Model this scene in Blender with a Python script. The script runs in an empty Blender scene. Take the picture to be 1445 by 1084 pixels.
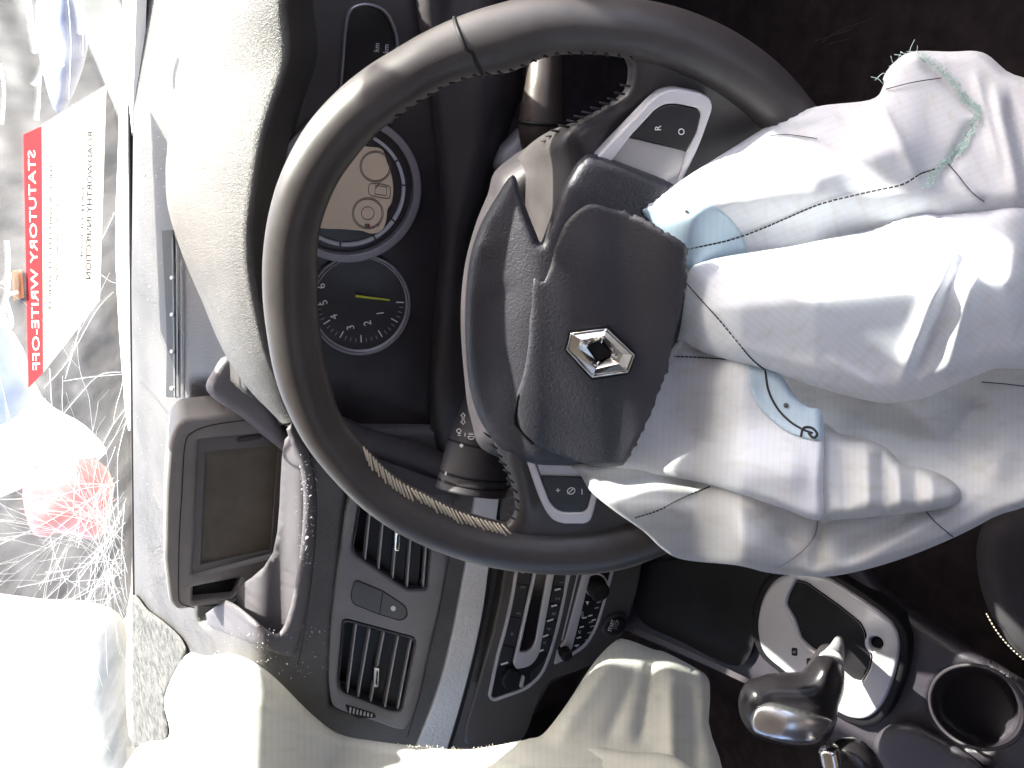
import bpy, bmesh, math, random
import numpy as np
from mathutils import Vector, Matrix
from mathutils.geometry import tessellate_polygon, delaunay_2d_cdt
random.seed(7); rng = np.random.default_rng(7)
sc = bpy.context.scene; COL = sc.collection
R_ = math.radians
# ------------------------------------------------------------------ camera
YAW, PITCH, ROLL, FPX = R_(28.7), R_(32.4), R_(-11.7), 1186.0
Z0 = 1.0                                   # wheel hub height above the ground
O = np.array([.175, -.385, .318 + Z0])
def _rot():
    cy, sy, cp, sp = math.cos(YAW), math.sin(YAW), math.cos(PITCH), math.sin(PITCH)
    c = np.array([-sy*cp, cy*cp, -sp]); r = np.array([cy, sy, 0.]); u = np.cross(r, c)
    cr, sr = math.cos(ROLL), math.sin(ROLL)
    return c, r*cr+u*sr, u*cr-r*sr
CV, RV, UV = _rot()
cam_d = bpy.data.cameras.new('camera'); cam = bpy.data.objects.new('camera', cam_d); COL.objects.link(cam)
cam_d.sensor_width = 36; cam_d.lens = 36*FPX/1445; cam_d.clip_start = .01; cam_d.clip_end = 2000
M = Matrix.Identity(4)
for i in range(3):
    M[i][0] = -UV[i]; M[i][1] = RV[i]; M[i][2] = -CV[i]; M[i][3] = O[i]
cam.matrix_world = M; sc.camera = cam
# ------------------------------------------------------------------ light
SUN = np.array([.475, .440, .762]); SUN = SUN/np.linalg.norm(SUN)
w = bpy.data.worlds.new('World'); sc.world = w; w.use_nodes = True
nt = w.node_tree; sky = nt.nodes.new('ShaderNodeTexSky'); sky.sky_type = 'NISHITA'; sky.sun_disc = False
sky.sun_elevation = math.asin(SUN[2]); sky.sun_rotation = math.atan2(SUN[0], SUN[1]); sky.dust_density = 5.0; sky.ozone_density = 0; sky.air_density = .6
bg = nt.nodes['Background']; bg.inputs['Strength'].default_value = .15
nt.links.new(sky.outputs[0], bg.inputs['Color'])
sl = bpy.data.lights.new('sun', 'SUN'); sl.energy = 5; sl.angle = R_(.6); sl.color = (1, .95, .87)
so = bpy.data.objects.new('sun', sl); COL.objects.link(so); so.location = (2, 2, 6)
so.rotation_euler = Vector(SUN).to_track_quat('Z', 'Y').to_euler()
sc.view_settings.view_transform = 'Standard'; sc.view_settings.look = 'None'
sc.view_settings.gamma = 1; sc.view_settings.exposure = 2.65
# ------------------------------------------------------------------ pixel -> place on a real plane
def ray(p): p = np.asarray(p, float); return CV + UV*((722.5-p[..., 0:1])/FPX) + RV*((542-p[..., 1:2])/FPX)
class Plane:
    def __init__(s, p, n, abs_=False):
        s.p = np.array(p, float) + (0 if abs_ else np.array([0, 0, Z0])); s.n = np.array(n, float); s.n /= np.linalg.norm(s.n)
    def t(s, p): r = ray(p); return ((s.p-O)@s.n)/(r@s.n)
    def on(s, p): r = ray(p); return O + r*s.t(p)[..., None]
    def up(s, h): return Plane(s.p+s.n*h, s.n, True)
def at(p, d): return O + ray(p)*np.asarray(d)[..., None]
az, el = R_(-3.57), R_(31.2)
WN = np.array([math.sin(az)*math.cos(el), -math.cos(az)*math.cos(el), math.sin(el)])
WP = Plane((.0026, -.0119, .009), WN)                  # steering wheel
CL = Plane((0, .28, 0), (0, -1, .3))                   # instrument cluster face
VT = Plane((-.37, .26, 0), (0, -1, .25))               # dashboard front
TOP = Plane((0, .5, .105), (.07, -.06, 1))               # dashboard top
GT = Plane((-.37, 0, -.33), (0, -.1, 1))               # centre console top
SC_ = Plane((-.37, .385, .1), (.05, -1, .22))          # navigation screen face
B0 = TOP.on(np.array([[184., 400.]]))[0]
B1 = TOP.on(np.array([[187., 700.]]))[0]
eb = B0-B1; eb /= np.linalg.norm(eb)
gb = np.cross(np.array([0, 0, 1.]), eb); gb /= np.linalg.norm(gb)
if gb[1] > 0: gb = -gb
gb = gb*math.cos(R_(31))+np.array([0, 0, math.sin(R_(31))])
WS = Plane(B0, np.cross(eb, gb), True)                 # windscreen
if WS.n[2] > 0: WS.n = -WS.n
# ------------------------------------------------------------------ materials
MT = {}
def mat(name, col, rough=.5, metal=0., bump=0., bscale=400., var=0., vscale=12., spec=.5, coat=0., kind='noise', sheen=0., dist=.001, col2=None, trans=0.):
    if name in MT: return MT[name]
    m = bpy.data.materials.new(name); m.use_nodes = True; n = m.node_tree; b = n.nodes['Principled BSDF']
    b.inputs['Base Color'].default_value = (*col, 1); b.inputs['Roughness'].default_value = rough
    b.inputs['Metallic'].default_value = metal; b.inputs['Specular IOR Level'].default_value = spec
    b.inputs['Coat Weight'].default_value = coat; b.inputs['Sheen Weight'].default_value = sheen
    b.inputs['Transmission Weight'].default_value = trans
    tc = n.nodes.new('ShaderNodeTexCoord')
    if var > 0:
        no = n.nodes.new('ShaderNodeTexNoise'); no.inputs['Scale'].default_value = vscale; no.inputs['Detail'].default_value = 6; no.inputs['Roughness'].default_value = .65
        n.links.new(tc.outputs['Object'], no.inputs['Vector'])
        mr = n.nodes.new('ShaderNodeMapRange'); mr.inputs[1].default_value = .3; mr.inputs[2].default_value = .7
        n.links.new(no.outputs[0], mr.inputs[0])
        mx = n.nodes.new('ShaderNodeMix'); mx.data_type = 'RGBA'
        c2 = col2 or tuple(min(1, c*(1+var)) for c in col); c1 = col if col2 else tuple(c*(1-var) for c in col)
        mx.inputs[6].default_value = (*c1, 1); mx.inputs[7].default_value = (*c2, 1)
        n.links.new(mr.outputs[0], mx.inputs[0]); n.links.new(mx.outputs[2], b.inputs['Base Color'])
        m2 = n.nodes.new('ShaderNodeMapRange'); m2.inputs[3].default_value = max(.02, rough-.1); m2.inputs[4].default_value = min(1, rough+.12)
        n.links.new(no.outputs[0], m2.inputs[0]); n.links.new(m2.outputs[0], b.inputs['Roughness'])
    if bump > 0:
        bn = n.nodes.new('ShaderNodeBump'); bn.inputs['Strength'].default_value = bump; bn.inputs['Distance'].default_value = dist
        if kind == 'leather':
            v = n.nodes.new('ShaderNodeTexVoronoi'); v.inputs['Scale'].default_value = bscale; v.feature = 'SMOOTH_F1'
            nz = n.nodes.new('ShaderNodeTexNoise'); nz.inputs['Scale'].default_value = bscale*.5
            mxv = n.nodes.new('ShaderNodeMix'); mxv.data_type = 'VECTOR'; mxv.inputs[0].default_value = .006
            n.links.new(tc.outputs['Object'], nz.inputs['Vector']); n.links.new(tc.outputs['Object'], mxv.inputs[4]); n.links.new(nz.outputs['Color'], mxv.inputs[5])
            n.links.new(mxv.outputs[1], v.inputs['Vector']); n.links.new(v.outputs['Distance'], bn.inputs['Height'])
        elif kind == 'weave':
            wv = n.nodes.new('ShaderNodeTexWave'); wv.inputs['Scale'].default_value = bscale; wv.bands_direction = 'X'; wv.inputs['Distortion'].default_value = .6
            nz = n.nodes.new('ShaderNodeTexNoise'); nz.inputs['Scale'].default_value = 9; nz.inputs['Detail'].default_value = 8
            ad = n.nodes.new('ShaderNodeMath'); ad.operation = 'MULTIPLY_ADD'; ad.inputs[1].default_value = .12
            n.links.new(tc.outputs['UV'], wv.inputs['Vector']); n.links.new(tc.outputs['UV'], nz.inputs['Vector'])
            n.links.new(wv.outputs['Fac'], ad.inputs[0]); n.links.new(nz.outputs[0], ad.inputs[2]); n.links.new(ad.outputs[0], bn.inputs['Height'])
        else:
            nz = n.nodes.new('ShaderNodeTexNoise'); nz.inputs['Scale'].default_value = bscale; nz.inputs['Detail'].default_value = 3
            n.links.new(tc.outputs['Object'], nz.inputs['Vector']); n.links.new(nz.outputs[0], bn.inputs['Height'])
        n.links.new(bn.outputs[0], b.inputs['Normal'])
    MT[name] = m; return m
LEATHER = mat('black_leather', (.030, .025, .025), .42, bump=.35, bscale=900, var=.3, vscale=30, kind='leather', dist=.0006)
RIML = mat('smooth_rim_leather', (.048, .042, .042), .38, bump=.15, bscale=1100, var=.25, vscale=20, kind='leather', dist=.0004)
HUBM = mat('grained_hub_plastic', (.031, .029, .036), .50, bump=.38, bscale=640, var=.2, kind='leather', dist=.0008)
DASH = mat('grained_dash_plastic', (.074, .069, .070), .5, bump=.55, bscale=650, var=.35, vscale=7, kind='leather', dist=.0010)
DUSTY = mat('dusty_hood_plastic', (.085, .080, .079), .45, bump=.7, bscale=1000, var=.35, vscale=9, kind='leather', dist=.0012)
GREY = mat('mid_grey_plastic', (.17, .158, .165), .45, bump=.12, bscale=1200, var=.18, vscale=15)
POD = mat('screen_housing_plastic', (.16, .147, .147), .5, bump=.12, bscale=1200, var=.15, vscale=12)
DARK = mat('dark_plastic', (.030, .025, .029), .5, bump=.2, bscale=900, var=.3, vscale=14)
BLACK = mat('black_plastic', (.008, .007, .008), .5, var=.3, spec=.25)
GLOSSB = mat('gloss_black', (.010, .008, .009), .16, var=.2)
BTN = mat('button_black', (.018, .016, .018), .4, bump=.05)
SILVER = mat('satin_silver', (.52, .50, .52), .34, metal=.3, bump=.04, bscale=1500, var=.05)
TRIM = mat('dimpled_silver_trim', (.62, .62, .65), .36, metal=.2, bump=.6, bscale=330, var=.06, kind='leather', dist=.0008)
LIGHTG = mat('light_silver_plastic', (.60, .58, .60), .36, metal=.1, bump=.03, bscale=1500, var=.05)
CHROME = mat('chrome', (.62, .60, .57), .16, metal=1.)
SCREEN = mat('dusty_lcd_glass', (.105, .088, .070), .38, var=.3, vscale=14, spec=.3)
CARPET = mat('black_carpet', (.048, .034, .038), .95, bump=.8, bscale=900, var=.5, vscale=30, dist=.003)
SEATM = mat('dark_seat_cloth', (.028, .025, .029), .9, bump=.6, bscale=1500, var=.25, vscale=25, dist=.001)
WHITEINK = mat('white_print', (.75, .73, .75), .5)
GREYINK = mat('grey_print', (.30, .28, .30), .5)
YELLOWINK = mat('yellow_needle', (.50, .50, .02), .4)
DARKINK = mat('dark_print', (.10, .08, .07), .5)
RINGG = mat('grey_ring', (.22, .20, .215), .35, metal=.4)
LCD = mat('tan_lcd_panel', (.64, .49, .35), .5, var=.05)
THREAD = mat('black_thread', (.015, .014, .018), .7)
PALETH = mat('dusty_thread', (.40, .35, .28), .8)
GREENTH = mat('pale_green_thread', (.45, .62, .58), .8)
def fabric(name, col, stain):
    m = mat(name, col, .8, bump=.10, bscale=9, kind='weave', dist=.0004, sheen=.1)
    n = m.node_tree; b = n.nodes['Principled BSDF']; tc = n.nodes.new('ShaderNodeTexCoord')
    no = n.nodes.new('ShaderNodeTexNoise'); no.inputs['Scale'].default_value = 3.2; no.inputs['Detail'].default_value = 7
    mp = n.nodes.new('ShaderNodeMapping'); mp.inputs['Scale'].default_value = (1, 2.2, 1)
    n.links.new(tc.outputs['UV'], mp.inputs[0]); n.links.new(mp.outputs[0], no.inputs['Vector'])
    cr = n.nodes.new('ShaderNodeMapRange'); cr.inputs[1].default_value = .50; cr.inputs[2].default_value = 1.0
    n.links.new(no.outputs[0], cr.inputs[0])
    mx = n.nodes.new('ShaderNodeMix'); mx.data_type = 'RGBA'; mx.inputs[6].default_value = (*col, 1); mx.inputs[7].default_value = (*stain, 1)
    n.links.new(cr.outputs[0], mx.inputs[0])
    # ripstop: faint darker threads at even spacing
    wv = n.nodes.new('ShaderNodeTexWave'); wv.inputs['Scale'].default_value = 3.4; wv.bands_direction = 'X'; wv.wave_profile = 'SIN'; wv.inputs['Distortion'].default_value = .25; wv.inputs['Detail Scale'].default_value = .3
    n.links.new(tc.outputs['UV'], wv.inputs['Vector'])
    c2 = n.nodes.new('ShaderNodeMapRange'); c2.inputs[1].default_value = .90; c2.inputs[2].default_value = 1; c2.inputs[3].default_value = 0; c2.inputs[4].default_value = .10
    n.links.new(wv.outputs['Fac'], c2.inputs[0])
    m3 = n.nodes.new('ShaderNodeMix'); m3.data_type = 'RGBA'; m3.inputs[7].default_value = (.25, .2, .22, 1)
    n.links.new(c2.outputs[0], m3.inputs[0]); n.links.new(mx.outputs[2], m3.inputs[6]); n.links.new(m3.outputs[2], b.inputs['Base Color'])
    # cloth lets a little light through
    tr = n.nodes.new('ShaderNodeBsdfTranslucent'); n.links.new(m3.outputs[2], tr.inputs[0])
    ms = n.nodes.new('ShaderNodeMixShader'); ms.inputs[0].default_value = .33
    out = n.nodes['Material Output']; n.links.new(b.outputs[0], ms.inputs[1]); n.links.new(tr.outputs[0], ms.inputs[2]); n.links.new(ms.outputs[0], out.inputs[0])
    return m
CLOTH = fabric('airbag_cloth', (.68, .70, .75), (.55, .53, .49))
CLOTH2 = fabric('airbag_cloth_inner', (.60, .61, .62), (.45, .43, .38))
BLUEC = fabric('pale_blue_cloth', (.50, .62, .72), (.46, .56, .62))
CLOTH3 = fabric('passenger_airbag_cloth', (.68, .67, .62), (.52, .53, .45))
# ------------------------------------------------------------------ object helpers
def origin(o):
    v = Vector((0, 0, 0))
    while o: v += o.location; o = o.parent
    return v
def tag(o, label=None, cat=None, group=None, kind=None):
    for k, v in (('label', label), ('category', cat), ('group', group), ('kind', kind)):
        if v: o[k] = v
    return o
def thing(name, label, cat, loc, group=None):
    o = bpy.data.objects.new(name, None); COL.objects.link(o); o.location = Vector([float(x) for x in loc]); o.empty_display_size = .02
    return tag(o, label, cat, group)
def link(name, verts, faces, m, parent=None, smooth=True, uvs=None, label=None, kind=None):
    me = bpy.data.meshes.new(name); verts = np.asarray(verts, float)
    og = np.array(origin(parent)) if parent else np.zeros(3)
    me.from_pydata((verts-og).tolist(), [], [tuple(int(i) for i in f_) for f_ in faces]); me.materials.append(m)
    if uvs is not None:
        ul = me.uv_layers.new(name='UVMap'); idx = np.zeros(len(me.loops), int); me.loops.foreach_get('vertex_index', idx)
        ul.data.foreach_set('uv', np.asarray(uvs, float)[idx].ravel())
    if smooth: me.polygons.foreach_set('use_smooth', [True]*len(me.polygons))
    me.update()
    o = bpy.data.objects.new(name, me); COL.objects.link(o)
    if parent: o.parent = parent
    return tag(o, label, None, None, kind)
def fixn(o):
    bm = bmesh.new(); bm.from_mesh(o.data); bmesh.ops.recalc_face_normals(bm, faces=bm.faces); bm.to_mesh(o.data); bm.free(); return o
def crs(pts, closed=False, n=8):
    P = [np.array(p, float) for p in pts]; N = len(P); out = []
    for i in range(N if closed else N-1):
        if closed: a, b, c, d = P[i-1], P[i], P[(i+1) % N], P[(i+2) % N]
        else: a, b, c, d = P[max(i-1, 0)], P[i], P[i+1], P[min(i+2, N-1)]
        for k in range(n):
            t = k/n
            out.append(.5*((2*b)+(-a+c)*t+(2*a-5*b+4*c-d)*t*t+(-a+3*b-3*c+d)*t**3))
    if not closed: out.append(P[-1])
    return np.array(out)
def rnd(pts, r, n=5):
    P = [np.array(p, float) for p in pts]; N = len(P); out = []
    for i in range(N):
        a, b, c = P[i-1], P[i], P[(i+1) % N]; rr = r[i] if isinstance(r, (list, tuple)) else r
        la, lc = np.linalg.norm(a-b), np.linalg.norm(c-b); k = min(rr, la*.48, lc*.48)
        p, q_ = b+(a-b)/la*k, b+(c-b)/lc*k
        for j in range(n+1): t = j/n; out.append((1-t)**2*p+2*t*(1-t)*b+t*t*q_)
    return np.array(out)
def frame(pl):
    n = pl.n; x = np.cross(np.array([0, 0, 1.]), n)
    if np.linalg.norm(x) < 1e-3: x = np.array([1., 0, 0])
    x /= np.linalg.norm(x); return x, np.cross(n, x)
def area(q): return .5*np.sum(q[:, 0]*np.roll(q[:, 1], -1)-np.roll(q[:, 0], -1)*q[:, 1])
def inset(q, d):        # q ccw 2-D
    e = np.roll(q, -1, 0)-q; e /= (np.linalg.norm(e, axis=1)[:, None]+1e-12); nn = np.stack([-e[:, 1], e[:, 0]], -1)
    m = nn+np.roll(nn, 1, 0); L = (m*m).sum(1)[:, None]; m = m/np.maximum(L, .5)*2
    return q+m*d
def plate(name, out, pl, thick, m, parent=None, bev=.0006, holes=(), lift=0., label=None, smooth=True, bend=None, kind=None):
    """a slab whose front lies on a real plane, outline picked on that plane, rounded front edge, optional openings"""
    x, y = frame(pl); P = pl.p+pl.n*lift; pl2 = Plane(P, pl.n, True); V = []; F = []; fronts = []
    def to2(px): w_ = pl2.on(np.asarray(px, float))-P; return np.stack([w_@x, w_@y], -1)
    loops = []
    for k, L in enumerate([out]+list(holes)):
        q_ = to2(L); keep = np.linalg.norm(q_-np.roll(q_, 1, 0), axis=1) > 1e-6; q_ = q_[keep]
        if (area(q_) < 0) != (k > 0): q_ = q_[::-1]
        loops.append(q_)
    steps = [(bev, 0), (bev*.3, -bev*.3), (0, -bev), (0, -thick)] if bev > 0 else [(0, 0), (0, -thick)]
    for L in loops:
        base = len(V); N = len(L)
        for (i_, z_) in steps:
            s = inset(L, i_) if i_ > 0 else L
            for a in s: V.append(P+x*a[0]+y*a[1]+pl.n*z_)
        for s in range(len(steps)-1):
            for j in range(N): F.append((base+s*N+j, base+(s+1)*N+j, base+(s+1)*N+(j+1) % N, base+s*N+(j+1) % N))
        fronts.append((base, N))
    V = np.array(V); ns = len(steps)-1
    def cap(off):
        L2 = []; ids = []; E_ = []
        for b_, N in fronts:
            k0 = len(ids)
            for j in range(N): v = V[b_+off*N+j]-P; L2.append((float(v@x), float(v@y))); ids.append(b_+off*N+j); E_.append((k0+j, k0+(j+1) % N))
        r = delaunay_2d_cdt([Vector(a) for a in L2], E_, [], 0, 1e-9); Q = np.array([[v.x, v.y] for v in r[0]]); L2 = np.array(L2)
        mp = [o_[0] if len(o_) else int(np.argmin(((L2-Q[i])**2).sum(1))) for i, o_ in enumerate(r[3])]
        T = [tuple(t) for t in r[2]]; c_ = np.array([Q[list(t)].mean(0) for t in T]); k0 = 0; keep = None
        for li, (b_, N) in enumerate(fronts):
            m_ = inside(c_, L2[k0:k0+N]); keep = m_ if li == 0 else keep & ~m_; k0 += N
        return [tuple(ids[mp[i]] for i in T[q_]) for q_ in np.nonzero(keep)[0] if len({mp[i] for i in T[q_]}) == len(T[q_])]
    F += cap(0)+cap(ns)
    if bend is not None: V = bend(V)
    o = fixn(link(name, V, F, m, parent, False, label=label, kind=kind))
    if smooth:
        o.data.polygons.foreach_set('use_smooth', [True]*len(o.data.polygons))
        o.data.set_sharp_from_angle(angle=R_(50))
        wn = o.modifiers.new('weighted', 'WEIGHTED_NORMAL'); wn.keep_sharp = True; wn.weight = 100
    return o
def edist(P, L):
    A = L; B = np.roll(L, -1, 0); out = np.full(len(P), 1e9)
    for a, b in zip(A, B):
        d = b-a; t = np.clip(((P-a)@d)/(d@d+1e-9), 0, 1); out = np.minimum(out, np.hypot(*(P-a-t[:, None]*d).T))
    return out
def inside(P, L):
    r = np.zeros(len(P), bool); A = L; B = np.roll(L, -1, 0)
    for a, b in zip(A, B):
        c = ((a[1] > P[:, 1]) != (b[1] > P[:, 1]))
        xx = (b[0]-a[0])*(P[:, 1]-a[1])/((b[1]-a[1])+1e-12)+a[0]; r ^= c & (P[:, 0] < xx)
    return r
def meshpoly(L, step, jitter=.25):
    """triangulate a picked outline with interior points -> pts, tris, distance to edge"""
    L = np.asarray(L, float); S = []
    for a, b in zip(L, np.roll(L, -1, 0)):
        k = max(1, int(np.hypot(*(b-a))/step)); S += [a+(b-a)*i/k for i in range(k)]
    S = np.array(S); x0, y0 = L.min(0); x1, y1 = L.max(0)
    gx, gy = np.meshgrid(np.arange(x0, x1, step), np.arange(y0, y1, step)); gx = gx+(np.arange(gx.shape[0]) % 2)[:, None]*step*.5
    G = np.stack([gx.ravel(), gy.ravel()], -1); G = G[inside(G, S)]; dG = edist(G, L); k = dG > step*.55; G, dG = G[k], dG[k]
    allp = np.vstack([S, G]); n = len(S)
    r = delaunay_2d_cdt([Vector((float(a), float(b))) for a, b in allp], [(i, (i+1) % n) for i in range(n)], [], 1, 1e-6)
    P = np.array([[v.x, v.y] for v in r[0]]); T = [tuple(t) for t in r[2]]
    return P, T, edist(P, L)
def blob(name, L, dfn, m, parent=None, h=.0, ew=20., step=6., wr=None, back=.004, label=None, power=.5, kind=None, uvrot=0.):
    """free-form skin: outline in view, real depth from dfn (metres), rounded edges of width ew px and height h, wrinkles wr in metres"""
    P, T, D = meshpoly(L, step); d = dfn(P); t = np.clip(D/ew, 0, 1)
    d = d+h*(1-(1-(1-t)**2)**power)
    if wr is not None: d = d-wr(P, D)
    V = at(P, d); n = len(P)
    # turn the border back so that the sheet has an edge
    cnt = {}
    for tr in T:
        for i in range(3):
            a, b = tr[i], tr[(i+1) % 3]; cnt[(a, b)] = cnt.get((a, b), 0)+1
    be = [(a, b) for (a, b) in cnt if (b, a) not in cnt]; F = [t_[::-1] for t_ in T]
    bi = sorted({i for e in be for i in e}); mp = {i: n+k for k, i in enumerate(bi)}
    if back:
        V = np.vstack([V, at(P[bi], d[bi]+back)]); P = np.vstack([P, P[bi]])
        for a, b in be: F.append((a, b, mp[b], mp[a]))
    cu, su = math.cos(uvrot), math.sin(uvrot)
    uv = np.stack([(P[:, 0]*cu+P[:, 1]*su)/100, (-P[:, 0]*su+P[:, 1]*cu)/100], -1)
    return fixn(link(name, V, F, m, parent, True, uv, label, kind))
def tube(name, pts, r, m, parent=None, n=8, closed=False, label=None, kind=None, flat=None, join=None):
    P = np.asarray(pts, float); N = len(P); rr = np.full(N, r) if np.isscalar(r) else np.asarray(r, float)
    T = np.gradient(P, axis=0) if not closed else np.roll(P, -1, 0)-np.roll(P, 1, 0)
    T /= np.linalg.norm(T, axis=1)[:, None]+1e-12; V = []; F = []
    a = np.array([0, 0, 1.]) if abs(T[0][2]) < .9 else np.array([1., 0, 0])
    for i in range(N):
        a = a-T[i]*(a@T[i]); a /= np.linalg.norm(a)+1e-12; b = np.cross(T[i], a)
        for k in range(n):
            an = 2*math.pi*k/n; V.append(P[i]+rr[i]*(math.cos(an)*a+math.sin(an)*b))
    for i in range(N if closed else N-1):
        j = (i+1) % N
        for k in range(n): F.append((i*n+k, i*n+(k+1) % n, j*n+(k+1) % n, j*n+k))
    if not closed: F.append(tuple(range(n))[::-1]); F.append(tuple((N-1)*n+k for k in range(n)))
    if join is not None:
        b0 = len(join[0]); join[0].extend(V); join[1].extend([tuple(i+b0 for i in f_) for f_ in F]); return
    return link(name, V, F, m, parent, True, label=label, kind=kind)
def box(name, c, s, m, parent=None, rot=None, bev=0., label=None, kind=None):
    bm = bmesh.new(); bmesh.ops.create_cube(bm, size=1)
    for v in bm.verts: v.co = Vector((v.co.x*s[0], v.co.y*s[1], v.co.z*s[2]))
    if bev: bmesh.ops.bevel(bm, geom=bm.edges[:], offset=bev, segments=2, affect='EDGES')
    if rot is not None: bmesh.ops.transform(bm, matrix=rot, verts=bm.verts)
    V = [np.array(v.co)+np.array(c) for v in bm.verts]; bm.verts.index_update(); F = [[v.index for v in f_.verts] for f_ in bm.faces]; bm.free()
    return link(name, V, F, m, parent, False, label=label, kind=kind)
def ell(cx, cy, rx, ry, rot=0, n=40, a0=0, a1=360):
    a = np.radians(np.linspace(a0, a1, n, endpoint=(a1-a0) < 360)); c, s = math.cos(R_(rot)), math.sin(R_(rot))
    return np.stack([cx+rx*np.cos(a)*c-ry*np.sin(a)*s, cy+rx*np.cos(a)*s+ry*np.sin(a)*c], -1)
def text(name, s, p, size, pl, m, parent, ang=0, mirror=False, lift=.0004, sx=1., align='CENTER', weight=0, label=None):
    """flat print laid on a plane. size = letter height px; unrotated text reads with the car's own up (picture left)"""
    cu = bpy.data.curves.new(name, 'FONT'); cu.body = s; cu.align_x = align; cu.align_y = 'CENTER'; cu.size = 1.4; cu.offset = weight; cu.resolution_u = 3
    to = bpy.data.objects.new(name, cu); COL.objects.link(to); dg = bpy.context.evaluated_depsgraph_get()
    me0 = bpy.data.meshes.new_from_object(to.evaluated_get(dg)); bpy.data.objects.remove(to)
    c, s_ = math.cos(R_(ang)), math.sin(R_(ang)); px = []
    for v in me0.vertices:
        tx, ty = v.co.x*sx*(-1 if mirror else 1), v.co.y; tx, ty = tx*c-ty*s_, tx*s_+ty*c
        px.append((p[0]-ty*size, p[1]-tx*size))
    V = pl.up(lift).on(np.array(px)); F = [tuple(f_.vertices) for f_ in me0.polygons]
    return link(name, V, F, m, parent, False, label=label)
def line(name, px, pl, wpx, m, parent, lift=.0005, closed=False, label=None, n=6):
    """flat printed or inlaid line of width wpx on a plane"""
    P = np.asarray(px, float); T = np.gradient(P, axis=0) if not closed else np.roll(P, -1, 0)-np.roll(P, 1, 0)
    T /= np.linalg.norm(T, axis=1)[:, None]+1e-9; nn = np.stack([-T[:, 1], T[:, 0]], -1)
    ww = (np.full(len(P), wpx) if np.isscalar(wpx) else np.asarray(wpx, float))[:, None]*.5
    a = pl.up(lift).on(P+nn*ww); b = pl.up(lift).on(P-nn*ww); N = len(P); V = np.vstack([a, b, a-pl.n*.0003, b-pl.n*.0003])
    F = []
    for i in range(N if closed else N-1):
        j = (i+1) % N; F += [(i, j, N+j, N+i), (i, 2*N+i, 2*N+j, j), (N+i, N+j, 3*N+j, 3*N+i)]
    return link(name, V, F, m, parent, False, label=label)
def smax(a, b, k): return np.log(np.exp(a/k)+np.exp(b/k))*k
def smooth01(x): x = np.clip(x, 0, 1); return x*x*(3-2*x)
_ns = rng.normal(size=(40, 4))
def fold(P, seed, lam=90., amp=1.):
    """sum of a few directional waves: soft random relief"""
    r = np.random.default_rng(seed); s = np.zeros(len(P))
    for i in range(7):
        k = r.normal(size=2); k /= np.hypot(*k); l = lam*r.uniform(.5, 1.6); s += np.sin((P@k)*2*math.pi/l+r.uniform(0, 6.3))*r.uniform(.4, 1)
    return s/7*amp
def crease(P, a, b, w_, h, end=.25):
    """ridge (h>0) or valley (h<0) along a segment"""
    a = np.array(a, float); b = np.array(b, float); d = b-a; L = np.hypot(*d); t = ((P-a)@d)/(L*L); q_ = np.abs((P-a)@np.array([-d[1], d[0]]))/L
    return h*np.exp(-(q_/w_)**1.4)*smooth01((t+.0)/end)*smooth01((1-t)/end)
def proj(V):
    v = np.asarray(V)-O; d = v@CV; return np.stack([722.5-FPX*(v@UV)/d, 542-FPX*(v@RV)/d], -1)
A = np.array
def cst(d): return lambda P: np.full(len(P), float(d))
# ================================================================== setting
grd = mat('pale_gravel_ground', (.22, .20, .18), .9, bump=.6, bscale=40, var=.35, vscale=3, dist=.01)
link('ground', [(-60, -60, 0), (60, -60, 0), (60, 60, 0), (-60, 60, 0)], [(0, 1, 2, 3)], grd, kind='structure')
# ================================================================== car body around the cabin (roof, pillars, doors)
HEAD_Y, HEAD_Z = .06, .50
body = thing('car_cabin', 'dark interior shell of the wrecked car around the cabin, with carpeted floor and doors', 'car', (-.37, -.4, .35))
LINER = mat('grey_headliner', (.50, .46, .42), .9, bump=.2, var=.1)
def slab(name, pts, nrm, th, m, parent):
    P = A(pts, float)+A([0, 0, Z0]); n = A(nrm, float); n /= np.linalg.norm(n); k = len(P)
    V = np.vstack([P, P+n*th]); F = [tuple(range(k)), tuple(range(2*k-1, k-1, -1))]+[(i, (i+1) % k, k+(i+1) % k, k+i) for i in range(k)]
    return fixn(link(name, V, F, m, parent, False))
slab('sun_gating_roof', [(-1.10, .55, .50), (-.45, .42, .50), (-.20, .40, .50), (-.14, .44, .50), (-.10, .53, .50), (.06, .50, .50), (.10, .24, .50), (.335, .235, .50), (.385, .262, .50), (.385, -1.7, .48), (-1.10, -1.7, .48)], (0, 0, 1), .03, LINER, body)  # out of view; front notch and side gap shaped to place the sun patches
slab('floor_pan', [(-1.12, .75, -.62), (.42, .75, -.62), (.42, -1.8, -.62), (-1.12, -1.8, -.62)], (0, 0, -1), .03, CARPET, body)
slab('firewall', [(-1.12, .60, -.62), (.42, .60, -.62), (.42, .60, .0), (-1.12, .60, .0)], (0, 1, 0), .03, CARPET, body)
slab('rear_panel', [(-1.12, -1.7, -.62), (.42, -1.7, -.62), (.42, -1.7, .20), (-1.12, -1.7, .20)], (0, -1, 0), .03, LINER, body)
for s, x in ((1, .42), (-1, -1.12)):
    slab('door', [(x, .60, -.62), (x, -1.7, -.62), (x, -1.7, -.02), (x, .60, .03)], (s, 0, 0), .06, DARK, body)
    xr = x+s*.03
    tube('windscreen_shade_pillar', crs([A((x, .64, .04+Z0)), A((xr, .36, .25+Z0)), A((xr, .20, .335+Z0)), A((xr, .05, .36+Z0)), A((xr, -.45, .38+Z0)), A((x, -1.3, .30+Z0))], n=6), .062, GREY, body, 12)  # out of view; thickened and bent to shade the upper airbag
    tube('centre_pillar', crs([A((x, -.42, -.02+Z0)), A((x, -.43, .2+Z0)), A((xr, -.42, .40+Z0))], n=4), .05, GREY, body, 10)
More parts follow.
